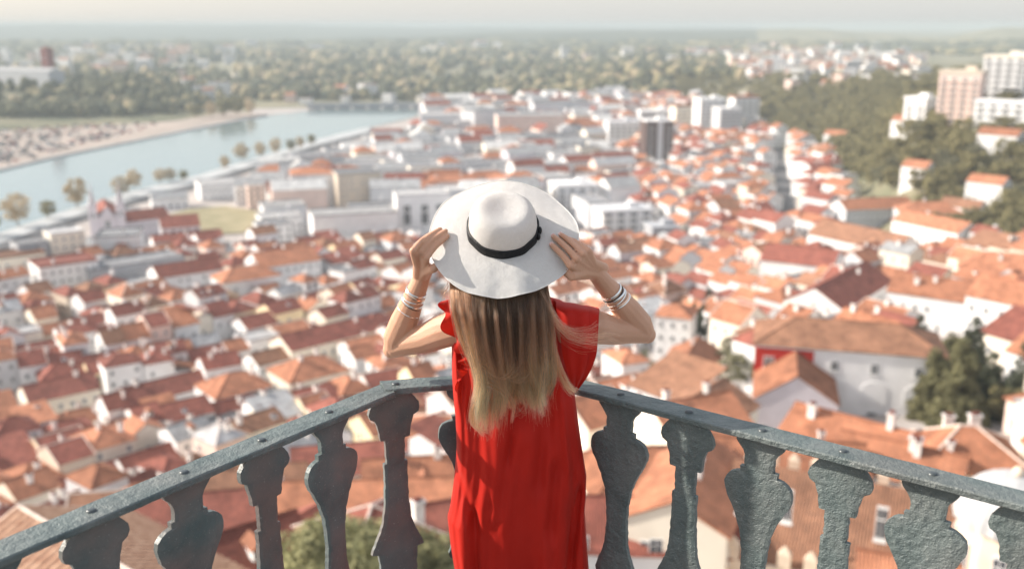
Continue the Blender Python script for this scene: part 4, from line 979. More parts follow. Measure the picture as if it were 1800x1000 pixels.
VASE = [(0, .078), (.022, .078), (.032, .072), (.05, .056), (.066, .048), (.105, .047), (.1065, .061), (.123, .061), (.127, .078), (.136, .094), (.15, .106), (.17, .111), (.19, .109), (.215, .100), (.24, .086), (.28, .066), (.33, .049), (.38, .042), (.44, .039), (.52, .043), (.57, .054), (.61, .072), (.64, .08), (.66, .076), (.662, .055), (.72, .055), (.722, .08), (.93, .08)]
SLIM = [(0, .056), (.012, .06), (.03, .077), (.05, .091), (.07, .095), (.086, .089), (.096, .072), (.13, .061), (.172, .055), (.1735, .036), (.26, .034), (.2615, .044), (.30, .042), (.42, .046), (.48, .053), (.53, .07), (.58, .094), (.60, .1), (.605, .075), (.66, .07), (.93, .07)]
def baluster(a, d, prof, seed, m=None):
    r = random.Random(seed); nn = Vector((-d.y, d.x, 0)); T = .011; j = lambda: r.uniform(-.0016, .0016)
    # refine the outline so the cut edge is slightly uneven
    pr = []
    for (z0, h0), (z1, h1) in zip(prof, prof[1:]):
        k = max(1, int((z1 - z0) / .012))
        for i in range(k): pr.append((z0 + (z1 - z0) * i / k, h0 + (h1 - h0) * i / k))
    pr.append(prof[-1]); b = MB(); F = []; Bk = []
    for z, h in pr:
        l, rr_ = -h + j(), h + j(); row = []; rowb = []
        for t in np.linspace(0, 1, 9):
            s = l + (rr_ - l) * t; e = 0.0025 if t in (0, 1) else 0
            w = a + d * s
            row.append((w.x + nn.x * (T - e) - C1.x, w.y + nn.y * (T - e) - C1.y, .978 - z)); rowb.append((w.x - nn.x * (T - e) - C1.x, w.y - nn.y * (T - e) - C1.y, .978 - z))
        F.append(row); Bk.append(rowb)
    b.grid(F, 0, False, False); b.grid(Bk, 0, False, False, flip=True)
    for i in range(len(pr) - 1):
        b.face([F[i][0], F[i+1][0], Bk[i+1][0], Bk[i][0]]); b.face([F[i+1][-1], F[i][-1], Bk[i][-1], Bk[i+1][-1]])
    b.face(F[0] + Bk[0][::-1]); b.face(F[-1][::-1] + Bk[-1])
    return b.build('baluster', m or M_IRON, rail)
def rivet(par, p, z):
    b = MB(); rows = [[(p.x - C1.x + r * math.cos(k * math.pi / 6), p.y - C1.y + r * math.sin(k * math.pi / 6), z + h) for k in range(12)] for r, h in ((.0135, 0), (.0125, .0035), (.009, .0055), (.004, .006), (.0005, .006))]
    b.grid(rows, 0, True, True); b.build('rivet', M_RIVET, par)
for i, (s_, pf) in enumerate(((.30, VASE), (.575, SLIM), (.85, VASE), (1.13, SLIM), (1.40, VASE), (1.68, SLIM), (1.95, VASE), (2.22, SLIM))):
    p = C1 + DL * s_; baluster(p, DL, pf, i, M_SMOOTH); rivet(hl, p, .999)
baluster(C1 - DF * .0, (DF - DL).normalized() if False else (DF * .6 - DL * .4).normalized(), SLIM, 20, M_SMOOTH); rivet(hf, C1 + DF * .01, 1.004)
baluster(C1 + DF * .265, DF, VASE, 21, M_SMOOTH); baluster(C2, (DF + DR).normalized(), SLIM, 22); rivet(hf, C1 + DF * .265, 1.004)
for i, (s_, pf) in enumerate(((.335, VASE), (.59, SLIM), (.84, VASE), (1.09, SLIM), (1.34, VASE), (1.59, SLIM), (1.84, VASE), (2.1, SLIM), (2.36, VASE))):
    p = C2 + DR * s_; baluster(p, DR, pf, 40 + i); rivet(hr, p, 1.0)
b = MB()
for a, c in ((C1 + DL * .03, C1 + DL * 2.4), (C1, C2), (C2 + DR * .03, C2 + DR * 2.6)):
    m = (a + c) / 2 - C1; b.box((m.x, m.y, .065), ((c - a).length, .05, .03), 0, math.atan2((c - a).y, (c - a).x))
b.build('bottom_rail', M_IRON, rail)
# ------------------------------------------------------------------ the woman, her dress, hair, hat and bracelets
def skin_mat():
    m = mat('skin', (.50, .27, .17), .48, 0, 9, .25, 220, col2=(.56, .31, .205), spec=.4); b = m.node_tree.nodes['Principled BSDF']
    b.inputs['Subsurface Weight'].default_value = .18; b.inputs['Subsurface Radius'].default_value = (.012, .005, .003); b.inputs['Subsurface Scale'].default_value = 1.0; return m
M_SKIN = skin_mat()
BY = 3.17
def WY(px, py, y): return W(px, py, y + .22)
FEET = Vector((.015, BY, 0))
person = empty('person', FEET, 0, label='woman in a sleeveless red dress with long blond hair holding her hat', cat='person')
L_ = lambda v: Vector(v) - FEET
# hat frame
HB =  WY(884, 407, 2.90); HT = RAD(36); HA = Vector((0.0, -math.sin(HT), math.cos(HT))).normalized(); HX = Vector((1, .0, -.02)); HX = (HX - HA * HX.dot(HA)).normalized(); HY = HA.cross(HX)
def brim_z(r, a):
    """height of the brim above its base plane; a = angle, HY (+90 deg) is the far, front side"""
    t = max(0, (r - .105) / .12); back = max(0, -math.sin(a)); front = max(0, math.sin(a)); side = abs(math.cos(a))
    z = -.034 * back * t ** 1.5 - .012 * front * t ** 2 - .030 * t ** 1.7 * max(0, -math.cos(a + .55)) ** 2 * back - .012 * side * t ** 2
    z += .0035 * t ** 2 * math.sin(5 * a + 1.2) + .002 * t * math.sin(9 * a + .5) * back + .002 * t ** 2 * math.sin(13 * a) * back
    return z
def brim_pt(px, py, off=0.0):
    v = Vector(ray(px, py)); o = Vector((0, 0, CAMH)); t = (HB - o).dot(HA) / v.dot(HA); p = o + v * t
    for _ in range(6):
        q = p - HB; r = q.dot(HX) / 1.06, q.dot(HY) / 1.06; h = 1.06 * brim_z(min(.225, math.hypot(*r)), math.atan2(r[1], r[0])) + off
        t = (HB + HA * h - o).dot(HA) / v.dot(HA); p = o + v * t
    return p
def body():
    B = MB()
    def tb(pts, rad, n=14, nrm=None, flat=1.0): B.tube([L_(p) for p in pts], [q * 1.075 for q in rad], n, 0, True, True, nrm, flat)
    cx = .012; Y = BY
    # trunk: wide ellipses
    tb([(cx, Y, .80), (cx, Y, .88), (cx, Y + .005, .96), (cx, Y, 1.07), (cx, Y - .005, 1.15), (cx, Y - .008, 1.23), (cx, Y - .005, 1.280), (cx, Y, 1.315)], [.12, .165, .16, .125, .135, .150, .150, .085], 20, (0, 1, 0), [.36, .34, .38, .48, .60, .56, .48, .55])
    tb([(cx, Y, 1.27), (cx, Y + .005, 1.36), (cx, Y - .005, 1.46)], [.062, .052, .052], 14)
    hc = HB - HA * .045 + Vector((0, -.01, 0)); rot = Matrix.Rotation(-RAD(14), 3, 'X').to_3x3()
    fz = Vector((0, math.cos(.25), math.sin(.25)))
    B.sphere(L_(hc), (.072, .09, .105), 0, 18, 14); B.sphere(L_(hc + fz * .03 + Vector((0, 0, -.065))), (.052, .055, .055), 0, 14, 10)
    tb([hc + fz * .085 + Vector((0, 0, .0)), hc + fz * .112 + Vector((0, 0, -.032))], [.009, .014], 8)
    for s in (-1, 1):
        B.sphere(L_(hc + Vector((s * .073, .0, -.025))), (.01, .018, .03), 0, 8, 6)
        B.sphere(L_(hc + fz * .083 + Vector((s * .03, 0, -.008))), (.014, .01, .01), 0, 8, 6)
    B.sphere(L_(hc + fz * .078 + Vector((0, 0, -.068))), (.024, .014, .009), 0, 10, 6)
    tb([hc + Vector((0, .005, -.03)), (cx, Y - .0, 1.42)], [.055, .052], 14)
    # legs
    for s in (-1, 1):
        tb([(cx + s * .075, Y + .02, .86), (cx + s * .08, Y + .01, .66), (cx + s * .078, Y - .005, .48), (cx + s * .075, Y - .015, .33), (cx + s * .072, Y - .01, .12), (cx + s * .072, Y, .05)], [.066, .068, .056, .054, .036, .036], 14)
        tb([(cx + s * .072, Y - .03, .04), (cx + s * .08, Y + .06, .035), (cx + s * .085, Y + .14, .02)], [.038, .036, .022], 10, (0, 0, 1), .8)
    # arms
    SL, EL, WL =  WY(806, 573, 2.935),  WY(692, 610, 3.055),  WY(742, 487, 2.975)
    SR, ER, WR =  WY(1020, 572, 2.935),  WY(1134, 584, 3.06),  WY(1048, 481, 2.965)
    tb([WY(835, 570, 2.94), SL, SL.lerp(EL, .22), SL.lerp(EL, .5) + Vector((0, 0, -.006)), SL.lerp(EL, .8), EL, EL + (EL - SL).normalized() * .004], [.056, .058, .055, .047, .040, .036, .030])
    tb([EL + Vector((.004, 0, -.002)), EL.lerp(WL, .14) + Vector((-.003, 0, 0)), EL.lerp(WL, .38), EL.lerp(WL, .72), WL, WL.lerp(EL, -.12)], [.036, .043, .0445, .034, .0262, .025], 14)
    tb([WY(980, 575, 2.94), SR, SR.lerp(ER, .22), SR.lerp(ER, .5) + Vector((0, 0, -.006)), SR.lerp(ER, .8), ER, ER + (ER - SR).normalized() * .004], [.056, .058, .054, .046, .040, .036, .030])
    tb([ER + Vector((-.004, 0, -.002)), ER.lerp(WR, .14) + Vector((.003, 0, 0)), ER.lerp(WR, .38), ER.lerp(WR, .72), WR, WR.lerp(ER, -.12)], [.036, .043, .0440, .0335, .0268, .026], 14)
    B.sphere(L_(EL + Vector((-.008, .004, -.010))), .031, 0, 12, 8); B.sphere(L_(ER + Vector((.008, .004, -.010))), .031, 0, 12, 8)
    # right hand: back of the hand to the camera, index lowest, fingers lying on the brim
    tips = [(969, 430), (972, 415), (985, 412), (1001, 420)]; kn = [(1003, 468), (1014, 456), (1025, 447), (1034, 441)]; radi = [(.0110, .0094, .0080), (.0112, .0096, .0080), (.0108, .0092, .0077), (.0096, .0082, .0069)]
    nails = []
    KR = []
    for i in range(4):
        k = brim_pt(*kn[i], .030 - .004 * abs(i - 1.2)); t = brim_pt(*tips[i], .0085); m1 = k.lerp(t, .42) + HA * (.009 - .002 * i); m2 = k.lerp(t, .74) + HA * .005; KR.append(k)
        r = radi[i]; tb([k, k.lerp(m1, .5) + HA * .001, m1, m2, t, t + (t - m2).normalized() * .006], [r[0] * 1.08, r[0] * .95, r[1] * 1.04, r[1] * .97, r[2], r[2] * .55], 10)
        B.sphere(L_(k + HA * .002), r[0] * 1.15, 0, 10, 8)
        nails.append((t, (t - m2).normalized(), r[2]))
        tb([WR.lerp(k, -.05) + (KR[i] - KR[0]) * .45, WR.lerp(k, .5), k], [.017, .0155, .0115], 10)
    for i in range(3): tb([WR.lerp((KR[i] + KR[i+1]) / 2, .1), (KR[i] + KR[i+1]) / 2 - HA * .004], [.016, .011], 10)
    th = [WR.lerp(KR[0], .28) - HA * .012, brim_pt(1003, 486, -.012), brim_pt(985, 470, -.016), brim_pt(970, 452, -.016)]
    tb(th, [.017, .0135, .0105, .0085], 10); tb([WR, WR.lerp(KR[0], .55) - HA * .012, brim_pt(1003, 486, -.010)], [.02, .019, .0145], 10)
    # left hand, seen along its little... index side: fingers reach over the brim
    tips = [(787, 415), (784, 406), (774, 403), (761, 409)]; kn = [(749, 453), (739, 443), (731, 438), (726, 441)]; KL = []; offs = [.0075, .010, .013, .017]
    for i in range(4):
        k = brim_pt(*kn[i], .022 + .013 * i); t = brim_pt(*tips[i], offs[i] - .004 * 0); m1 = k.lerp(t, .44) + HA * .010; m2 = k.lerp(t, .75) + HA * .005; KL.append(k); r = radi[i]
        tb([k, k.lerp(m1, .5) + HA * .002, m1, m2, t, t + (t - m2).normalized() * .006], [r[0] * 1.06, r[0] * .95, r[1] * 1.03, r[1] * .96, r[2], r[2] * .55], 10)
        B.sphere(L_(k + HA * .002), r[0] * 1.12, 0, 10, 8)
        tb([WL.lerp(k, -.05) + (KL[i] - KL[0]) * .4, WL.lerp(k, .5), k], [.0165, .015, .0115], 10)
    for i in range(3): tb([WL.lerp((KL[i] + KL[i+1]) / 2, .1), (KL[i] + KL[i+1]) / 2], [.016, .011], 10)
    tb([WL, WL.lerp(KL[0], .5) - HA * .012 + Vector((.006, 0, 0)), brim_pt(762, 472, -.014), brim_pt(778, 458, -.017), brim_pt(793, 447, -.017)], [.019, .018, .0135, .0105, .0085], 10)
    tmp = bpy.data.objects.new('tmp', B.mesh('tmp', M_SKIN)); COL.objects.link(tmp)
    rm = tmp.modifiers.new('r', 'REMESH'); rm.mode = 'VOXEL'; rm.voxel_size = .0029; rm.use_smooth_shade = True
    sm = tmp.modifiers.new('s', 'SMOOTH'); sm.factor = .5; sm.iterations = 5
    dg = bpy.context.evaluated_depsgraph_get(); me = bpy.data.meshes.new_from_object(tmp.evaluated_get(dg)); me.name = 'body'
    bpy.data.objects.remove(tmp); me.materials.clear(); me.materials.append(M_SKIN); me.polygons.foreach_set('use_smooth', [True] * len(me.polygons))
    link('body', me, person)
    M_NAIL = simple('nail', (.72, .42, .36), .25)
    for t, d, r in nails:
        nb = MB(); up = (Vector((0, -.8, .6)) - d * Vector((0, -.8, .6)).dot(d)).normalized(); sd = d.cross(up)
        rows = [[L_(t + d * (a - .002) + up * (r * (.93 if abs(b_) < .6 else .74)) + sd * (b_ * r * .75)) for b_ in (-1, -.5, 0, .5, 1)] for a in (-.005, 0, .005)]
        nb.grid(rows, 0); nb.build('fingernail', M_NAIL, person)
    return EL, WL, ER, WR
EL, WL, ER, WR = body()
# ---- bracelets
M_SILVER = simple('silver', (.80, .79, .77), .18, 1.0); M_GOLD = simple('rose_gold', (.80, .55, .42), .2, 1.0); M_CORD = simple('black_cord', (.015, .012, .012), .5)
def bangle(a, c, t, rad, thick, flat, tilt, m, off=(0, 0, 0)):
    d = (c - a).normalized(); p = a.lerp(c, t) + Vector(off); tl = Vector(tilt); d = (d + tl).normalized(); u = d.orthogonal().normalized(); v = d.cross(u); B = MB(); rows = []
    for k in range(40):
        an = 2 * math.pi * k / 40; rd = u * math.cos(an) + v * math.sin(an); row = []
        for j in range(8):
            b_ = 2 * math.pi * j / 8; row.append(L_(p + rd * (rad * 1.05 + thick * math.cos(b_)) + d * (thick * flat * math.sin(b_))))
        rows.append(row)
    rows.append(rows[0]); B.grid(rows, 0, True, True); return B.build('bracelet', m, person)
for t, rd, th, fl, tl, m in ((.80, .0335, .0020, 2.2, (.10, 0, .12), M_SILVER), (.76, .0345, .0018, 3.0, (.22, .1, .06), M_GOLD), (.71, .0355, .0020, 1.2, (-.05, 0, .2), M_SILVER), (.67, .0365, .0018, 2.2, (.15, -.1, .1), M_SILVER), (.64, .0362, .0016, 1.0, (.28, 0, .1), M_CORD), (.53, .0392, .0016, 1.1, (.25, .1, .2), M_SILVER)): bangle(EL, WL, t, rd, th, fl, tl, m)
for t, rd, th, fl, tl, m in ((.70, .0360, .0019, 2.6, (-.05, 0, .08), M_SILVER), (.67, .0368, .0016, 1.6, (.05, 0, .0), M_CORD), (.64, .0372, .0020, 2.4, (.05, .1, .14), M_SILVER), (.60, .0380, .0022, 1.2, (-.16, 0, .05), M_SILVER), (.57, .0386, .0020, 2.2, (.10, 0, .1), M_GOLD), (.535, .0395, .0021, 1.4, (-.06, .1, .16), M_SILVER)): bangle(ER, WR, t, rd, th, fl, tl, m)
# ---- dress
def cloth(name, c, rough=.62):
    m = mat(name, tuple(v * .92 for v in c), rough, 0, 6, .12, 500, col2=tuple(v * 1.06 for v in c), spec=.25); nt = m.node_tree; b = nt.nodes['Principled BSDF']
    tr = nt.nodes.new('ShaderNodeBsdfTranslucent'); tr.inputs['Color'].default_value = (c[0], c[1], c[2], 1); mx = nt.nodes.new('ShaderNodeMixShader'); mx.inputs[0].default_value = .18
    nt.links.new(b.outputs[0], mx.inputs[1]); nt.links.new(tr.outputs[0], mx.inputs[2]); nt.links.new(mx.outputs[0], nt.nodes['Material Output'].inputs['Surface']); b.inputs['Sheen Weight'].default_value = .15; b.inputs['Sheen Roughness'].default_value = .4; b.inputs['Sheen Tint'].default_value = (1, .5, .4, 1)
    return m
M_RED = cloth('red_crepe', (.51, .0145, .006))
LEFT = [(522, 838), (530, 806), (545, 797), (600, 794), (660, 795), (690, 797), (730, 801), (780, 803), (820, 800), (860, 796), (890, 791), (905, 787), (950, 792), (1000, 800), (1200, 800), (1380, 800)]
RIGHT = [(522, 962), (530, 990), (545, 998), (600, 1000), (660, 1008), (690, 1010), (730, 1015), (780, 1022), (830, 1030), (870, 1029), (890, 1027), (950, 1031), (1000, 1035), (1200, 1040), (1380, 1040)]
FOLDS = [((908, 700), (895, 800), .013, 6), ((896, 790), (882, 880), .006, 10), ((960, 742), (946, 850), .014, 13), ((978, 835), (966, 930), .013, 12), ((915, 815), (905, 900), .006, 12), ((990, 720), (1004, 860), -.012, 8), ((1006, 850), (1002, 960), .012, 7), ((1018, 880), (1000, 1010), .030, 7), ((1030, 800), (1026, 1000), -.010, 8), ((806, 700), (812, 820), -.008, 8), ((802, 830), (835, 925), .012, 9), ((836, 920), (840, 1020), .014, 6), ((815, 930), (818, 1020), -.010, 12), ((860, 900), (856, 1020), .006, 10), ((930, 900), (935, 1020), .007, 14), ((880, 700), (868, 900), -.006, 22), ((935, 780), (925, 980), -.006, 18), ((968, 700), (1000, 640), .010, 9), ((985, 560), (1002, 640), .008, 9), ((806, 560), (812, 680), .012, 6), ((820, 640), (828, 730), .010, 7), ((800, 590), (804, 680), -.008, 5)]
def seg_d(px, py, a, b_):
    dx, dy = b_[0] - a[0], b_[1] - a[1]; L2 = dx*dx + dy*dy; t = ((px - a[0]) * dx + (py - a[1]) * dy) / L2; tc = max(0, min(1, t)); e = 1.0
    if t < 0: e = math.exp(-(t * math.sqrt(L2) / 26) ** 2)
    if t > 1: e = math.exp(-((t - 1) * math.sqrt(L2) / 26) ** 2)
    nrm = abs((px - a[0]) * dy - (py - a[1]) * dx) / math.sqrt(L2); return nrm, e
def dress():
    B = MB(); rows = []; uv = None; n = 220
    ly, lx = zip(*LEFT); ry, rx = zip(*RIGHT)
    pys = list(np.linspace(524, 1010, 190)) + list(np.linspace(1020, 1370, 30))
    for py in pys:
        yb = BY - float(np.interp(py, [524, 560, 640, 720, 860, 1000, 1370], [.045, .085, .098, .10, .118, .125, .14])); yf = BY + float(np.interp(py, [524, 560, 640, 720, 860, 1000, 1370], [.04, .075, .10, .10, .105, .105, .12]))
        pl, pr = float(np.interp(py, ly, lx)), float(np.interp(py, ry, rx)); a =  W(pl, py, BY); c =  W(pr, py, BY); z = (a.z + c.z) / 2; hw = (c.x - a.x) / 2; mx = (a.x + c.x) / 2; row = []
        g = min(1, max(0, (py - 640) / 250))
        for k in range(n):
            t = 2 * math.pi * k / n; ct, st = math.cos(t), math.sin(t); ex = .78
            x = mx + hw * math.copysign(abs(ct) ** ex, ct); y = BY + (yf - BY if st > 0 else BY - yb) * math.copysign(abs(st) ** ex, st)
            w = .004 * math.sin(9 * t + py * .006) + .003 * math.sin(17 * t + 1 + py * .004) + .002 * math.sin(31 * t + py * .01)
            w = w * (.35 + .9 * g) + .0045 * noise.noise(Vector((x * 16, z * 6, st))) + .002 * noise.noise(Vector((x * 45, z * 18, st)))
            y += math.copysign(1, st) * w * abs(st)
            if st < .15:
                q = proj((x, y, z))
                dsum = 0
                for f0, f1, am, wd in FOLDS:
                    if abs(q[0] - (f0[0] + f1[0]) / 2) > 90: continue
                    d_, e = seg_d(q[0], q[1], f0, f1); dsum += 1.5 * am * e * math.exp(-(d_ / wd) ** 2) * (1 if d_ < 4 * wd else 0)
                y += min(.034, dsum)
            row.append(L_((x, y, z)))
        rows.append(row)
    B.grid(rows, 0, True, True)
    d = B.build('dress', M_RED, person)
    # flutter sleeve on the right arm
    B = MB(); inner = []; outer = []; m = 44; rows = []
    IN = [(952, 530, 2.95), (975, 528, 2.93), (978, 545, 2.865), (985, 590, 2.845), (990, 630, 2.845), (1000, 664, 2.86), (1008, 688, 2.93)]
    OUT = [(1048, 540, 3.0), (1053, 544, 2.945), (1052, 556, 2.872), (1050, 592, 2.852), (1047, 625, 2.862), (1034, 658, 2.885), (1012, 689, 2.935)]
    def samp(P, t):
        s_ = t * (len(P) - 1); i = min(len(P) - 2, int(s_)); f = s_ - i; p0, p1, p2, p3 = (P[max(0, min(len(P) - 1, i + k))] for k in (-1, 0, 1, 2))
        return tuple(.5 * (2*b_ + (c - a) * f + (2*a - 5*b_ + 4*c - d_) * f*f + (3*b_ - a - 3*c + d_) * f**3) for a, b_, c, d_ in zip(p0, p1, p2, p3))
    for i in range(m + 1):
        t = i / m; a =  WY(*samp(IN, t)); c =  WY(*samp(OUT, t)); row = []
        for k in range(25):
            s_ = k / 24; p = a.lerp(c, s_); bul = math.sin(math.pi * s_) * .010 * math.sin(math.pi * min(1, t * 1.1))
            p = p + Vector((0, -bul + .005 * math.sin(s_ * 7 + t * 9) * s_ * t + .0035 * math.sin(s_ * 16 + 2 * t), .004 * math.sin(math.pi * s_) * (1 - t)))
            row.append(L_(p))
        rows.append(row)
    B.grid(rows, 0, False, True); B.tube([r[19] for r in rows], .0011, 5); B.tube([r[24] for r in rows], .0014, 5); s1 = B.build('sleeve', M_RED, d)
    # ruffle round the left armhole
    B = MB(); P = [(790, 526, 2.93), (793, 545, 2.882), (801, 572, 2.85), (818, 597, 2.843), (829, 620, 2.84), (829, 640, 2.84), (820, 655, 2.842), (809, 668, 2.848), (803, 690, 2.86)]
    rows = []
    for i in range(121):
        t = i / 120; q = samp(P, t); q2 = samp(P, min(1, t + .01)); q0 = samp(P, max(0, t - .01)); dx, dy = q2[0] - q0[0], q2[1] - q0[1]; l = math.hypot(dx, dy) or 1; nx, ny = dy / l, -dx / l
        if nx > 0: nx, ny = -nx, -ny
        wd = 26 * math.sin(math.pi * min(1, .18 + t * .84)) ** .6 * (.75 + .3 * math.sin(t * 34)); row = []
        for k in range(9):
            s_ = k / 8; ph = t * 34 + .6 * math.sin(t * 9)
            row.append(L_(WY(q[0] + nx * wd * s_, q[1] + ny * wd * s_ * .8 + 2 * s_, q[2] - .006 - .020 * s_ * math.sin(ph) - .012 * s_)))
        rows.append(row)
    B.grid(rows, 0, False, True); B.tube([r[8] for r in rows], .0011, 5); B.build('ruffle', M_RED, d)
dress()
# ---- hat
def straw():
    m = bpy.data.materials.new('white_straw'); m.use_nodes = True; nt = m.node_tree; N = nt.nodes; L = nt.links; b = N['Principled BSDF']; b.inputs['Roughness'].default_value = .8; b.inputs['Specular IOR Level'].default_value = .25
    tc = N.new('ShaderNodeTexCoord'); sp = N.new('ShaderNodeSeparateXYZ'); L.new(tc.outputs['UV'], sp.inputs[0])
    def sine(sock, f):
        k = N.new('ShaderNodeMath'); k.operation = 'MULTIPLY'; k.inputs[1].default_value = f; L.new(sock, k.inputs[0]); s_ = N.new('ShaderNodeMath'); s_.operation = 'SINE'; L.new(k.outputs[0], s_.inputs[0]); return s_.outputs[0]
    a = sine(sp.outputs['X'], 2 * math.pi * 300); c = sine(sp.outputs['Y'], 2 * math.pi * 330); ml = N.new('ShaderNodeMath'); ml.operation = 'MULTIPLY'; L.new(a, ml.inputs[0]); L.new(c, ml.inputs[1])
    ad = N.new('ShaderNodeMath'); ad.operation = 'MULTIPLY_ADD'; ad.inputs[1].default_value = .6; L.new(c, ad.inputs[0]); L.new(ml.outputs[0], ad.inputs[2])
    bp = N.new('ShaderNodeBump'); bp.inputs['Strength'].default_value = .55; bp.inputs['Distance'].default_value = .0012; L.new(ad.outputs[0], bp.inputs['Height']); L.new(bp.outputs['Normal'], b.inputs['Normal'])
    n9 = N.new('ShaderNodeTexNoise'); n9.inputs['Scale'].default_value = 170; n9.inputs['Detail'].default_value = 3; L.new(tc.outputs['Object'], n9.inputs['Vector']); b9 = N.new('ShaderNodeBump'); b9.inputs['Strength'].default_value = .55; b9.inputs['Distance'].default_value = .003; L.new(n9.outputs['Fac'], b9.inputs['Height']); L.new(bp.outputs['Normal'], b9.inputs['Normal']); L.new(b9.outputs['Normal'], b.inputs['Normal'])
    nz = N.new('ShaderNodeTexNoise'); nz.inputs['Scale'].default_value = 90; nz.inputs['Detail'].default_value = 6; L.new(tc.outputs['Object'], nz.inputs['Vector']); rp = N.new('ShaderNodeValToRGB'); rp.color_ramp.elements[0].color = (.74, .73, .70, 1); rp.color_ramp.elements[1].color = (.88, .87, .85, 1); L.new(nz.outputs['Fac'], rp.inputs['Fac']); L.new(rp.outputs['Color'], b.inputs['Base Color'])
    tr = N.new('ShaderNodeBsdfTranslucent'); tr.inputs['Color'].default_value = (.92, .82, .72, 1); mx = N.new('ShaderNodeMixShader'); mx.inputs[0].default_value = .30; L.new(b.outputs[0], mx.inputs[1]); L.new(tr.outputs[0], mx.inputs[2]); L.new(mx.outputs[0], N['Material Output'].inputs['Surface'])
    return m
M_STRAW = straw(); M_BAND = mat('black_ribbon', (.006, .006, .007), .55, .3, 60, .35, 120, spec=.35)
hat = empty('sun_hat', HB, 0, label='white straw sun hat with black ribbon worn by the woman in red', cat='hat')
HM = lambda x, y, z: (HX * x + HY * y + HA * z) * 1.06
def hat_parts():
    n = 144; prof = [(.1045, -.004), (.1035, .012), (.1025, .03), (.101, .05), (.098, .068), (.093, .083), (.085, .095), (.074, .1025), (.060, .105), (.045, .1035), (.03, .1015), (.015, .1005), (.002, .1)]
    def uv(i, j, q, n0, w): return [(j / n, i / 40), ((j+1) / n, i / 40), ((j+1) / n, (i+1) / 40), (j / n, (i+1) / 40)]
    B = MB(); rows = []
    for r, z in prof:
        row = []
        for k in range(n):
            a = 2 * math.pi * k / n; t = z / .105; pinch = 1 - .10 * t * t * max(0, math.sin(a)) ** 2 * 1.0
            dz = -.012 * t ** 6 * math.exp(-((math.cos(a) * r - .012) / .040) ** 2 - ((math.sin(a) * r) / .05) ** 2) - .007 * t ** 4 * (math.cos(a) * r / .09) + .004 * t * math.sin(a * 2 + .7) * min(1, r / .08) ** 2
            row.append(HM(r * math.cos(a) * (1 - .07 * t * t * max(0, math.sin(a))), r * math.sin(a) * pinch, z + dz + .001 * min(1, r / .08) ** 2 * noise.noise(Vector((math.cos(a) * 3, math.sin(a) * 3, z * 30)))))
        rows.append(row)
    B.grid(rows, 0, True, True, uv); B.face(rows[-1], 0, None, True); B.build('crown', M_STRAW, hat)
    B = MB(); rows = []; m = 26
    def uvb(i, j, q, n0, w): return [(j / n, i / m * .36), ((j+1) / n, i / m * .36), ((j+1) / n, (i+1) / m * .36), (j / n, (i+1) / m * .36)]
    for i in range(m + 1):
        r = .1035 + (.226 - .1035) * i / m; row = []
        for k in range(n):
            a = 2 * math.pi * k / n; rr_ = r * (1 + (.012 * math.sin(3 * a + 2) + .006 * math.sin(8 * a)) * (i / m)); row.append(HM(rr_ * math.cos(a), rr_ * math.sin(a), brim_z(r, a) + .0012 * noise.noise(Vector((math.cos(a) * r * 40, math.sin(a) * r * 40, 2)))))
        rows.append(row)
    low = [[p - HA * .0016 for p in r] for r in rows]
    B.grid(rows, 0, True, True, uvb); B.grid(low, 0, True, True, uvb, flip=True); B.grid([rows[-1], low[-1]], 0, True, True)
    B.tube(rows[-1] + [rows[-1][0]], .0017, 5); B.build('brim', M_STRAW, hat)
    B = MB(); rows = []
    for r, z in ((.1075, -.002), (.1095, .001), (.1092, .012), (.1088, .024), (.1068, .0305), (.1035, .031)):
        rows.append([HM((r + .0008 * math.sin(11 * a) + .0012 * noise.noise(Vector((math.cos(a) * 5, math.sin(a) * 5, z * 60)))) * math.cos(a), (r + .0008 * math.sin(11 * a)) * math.sin(a), z + .0025 * math.sin(2 * a + 1) + .0012 * math.sin(7 * a) + brim_z(.108, a)) for a in [2 * math.pi * k / n for k in range(n)]])
    B.grid(rows, 0, True, True); bd = B.build('ribbon', M_BAND, hat)
    B = MB()
    for a, z, s in ((-.30, .016, 1), (-.12, .02, .9)):
        B.sphere(HM(.1115 * math.cos(a), .1115 * math.sin(a), z), (.007, .012 * s, .013), 0, 10, 8)
    B.build('knot', M_BAND, bd)
hat_parts()
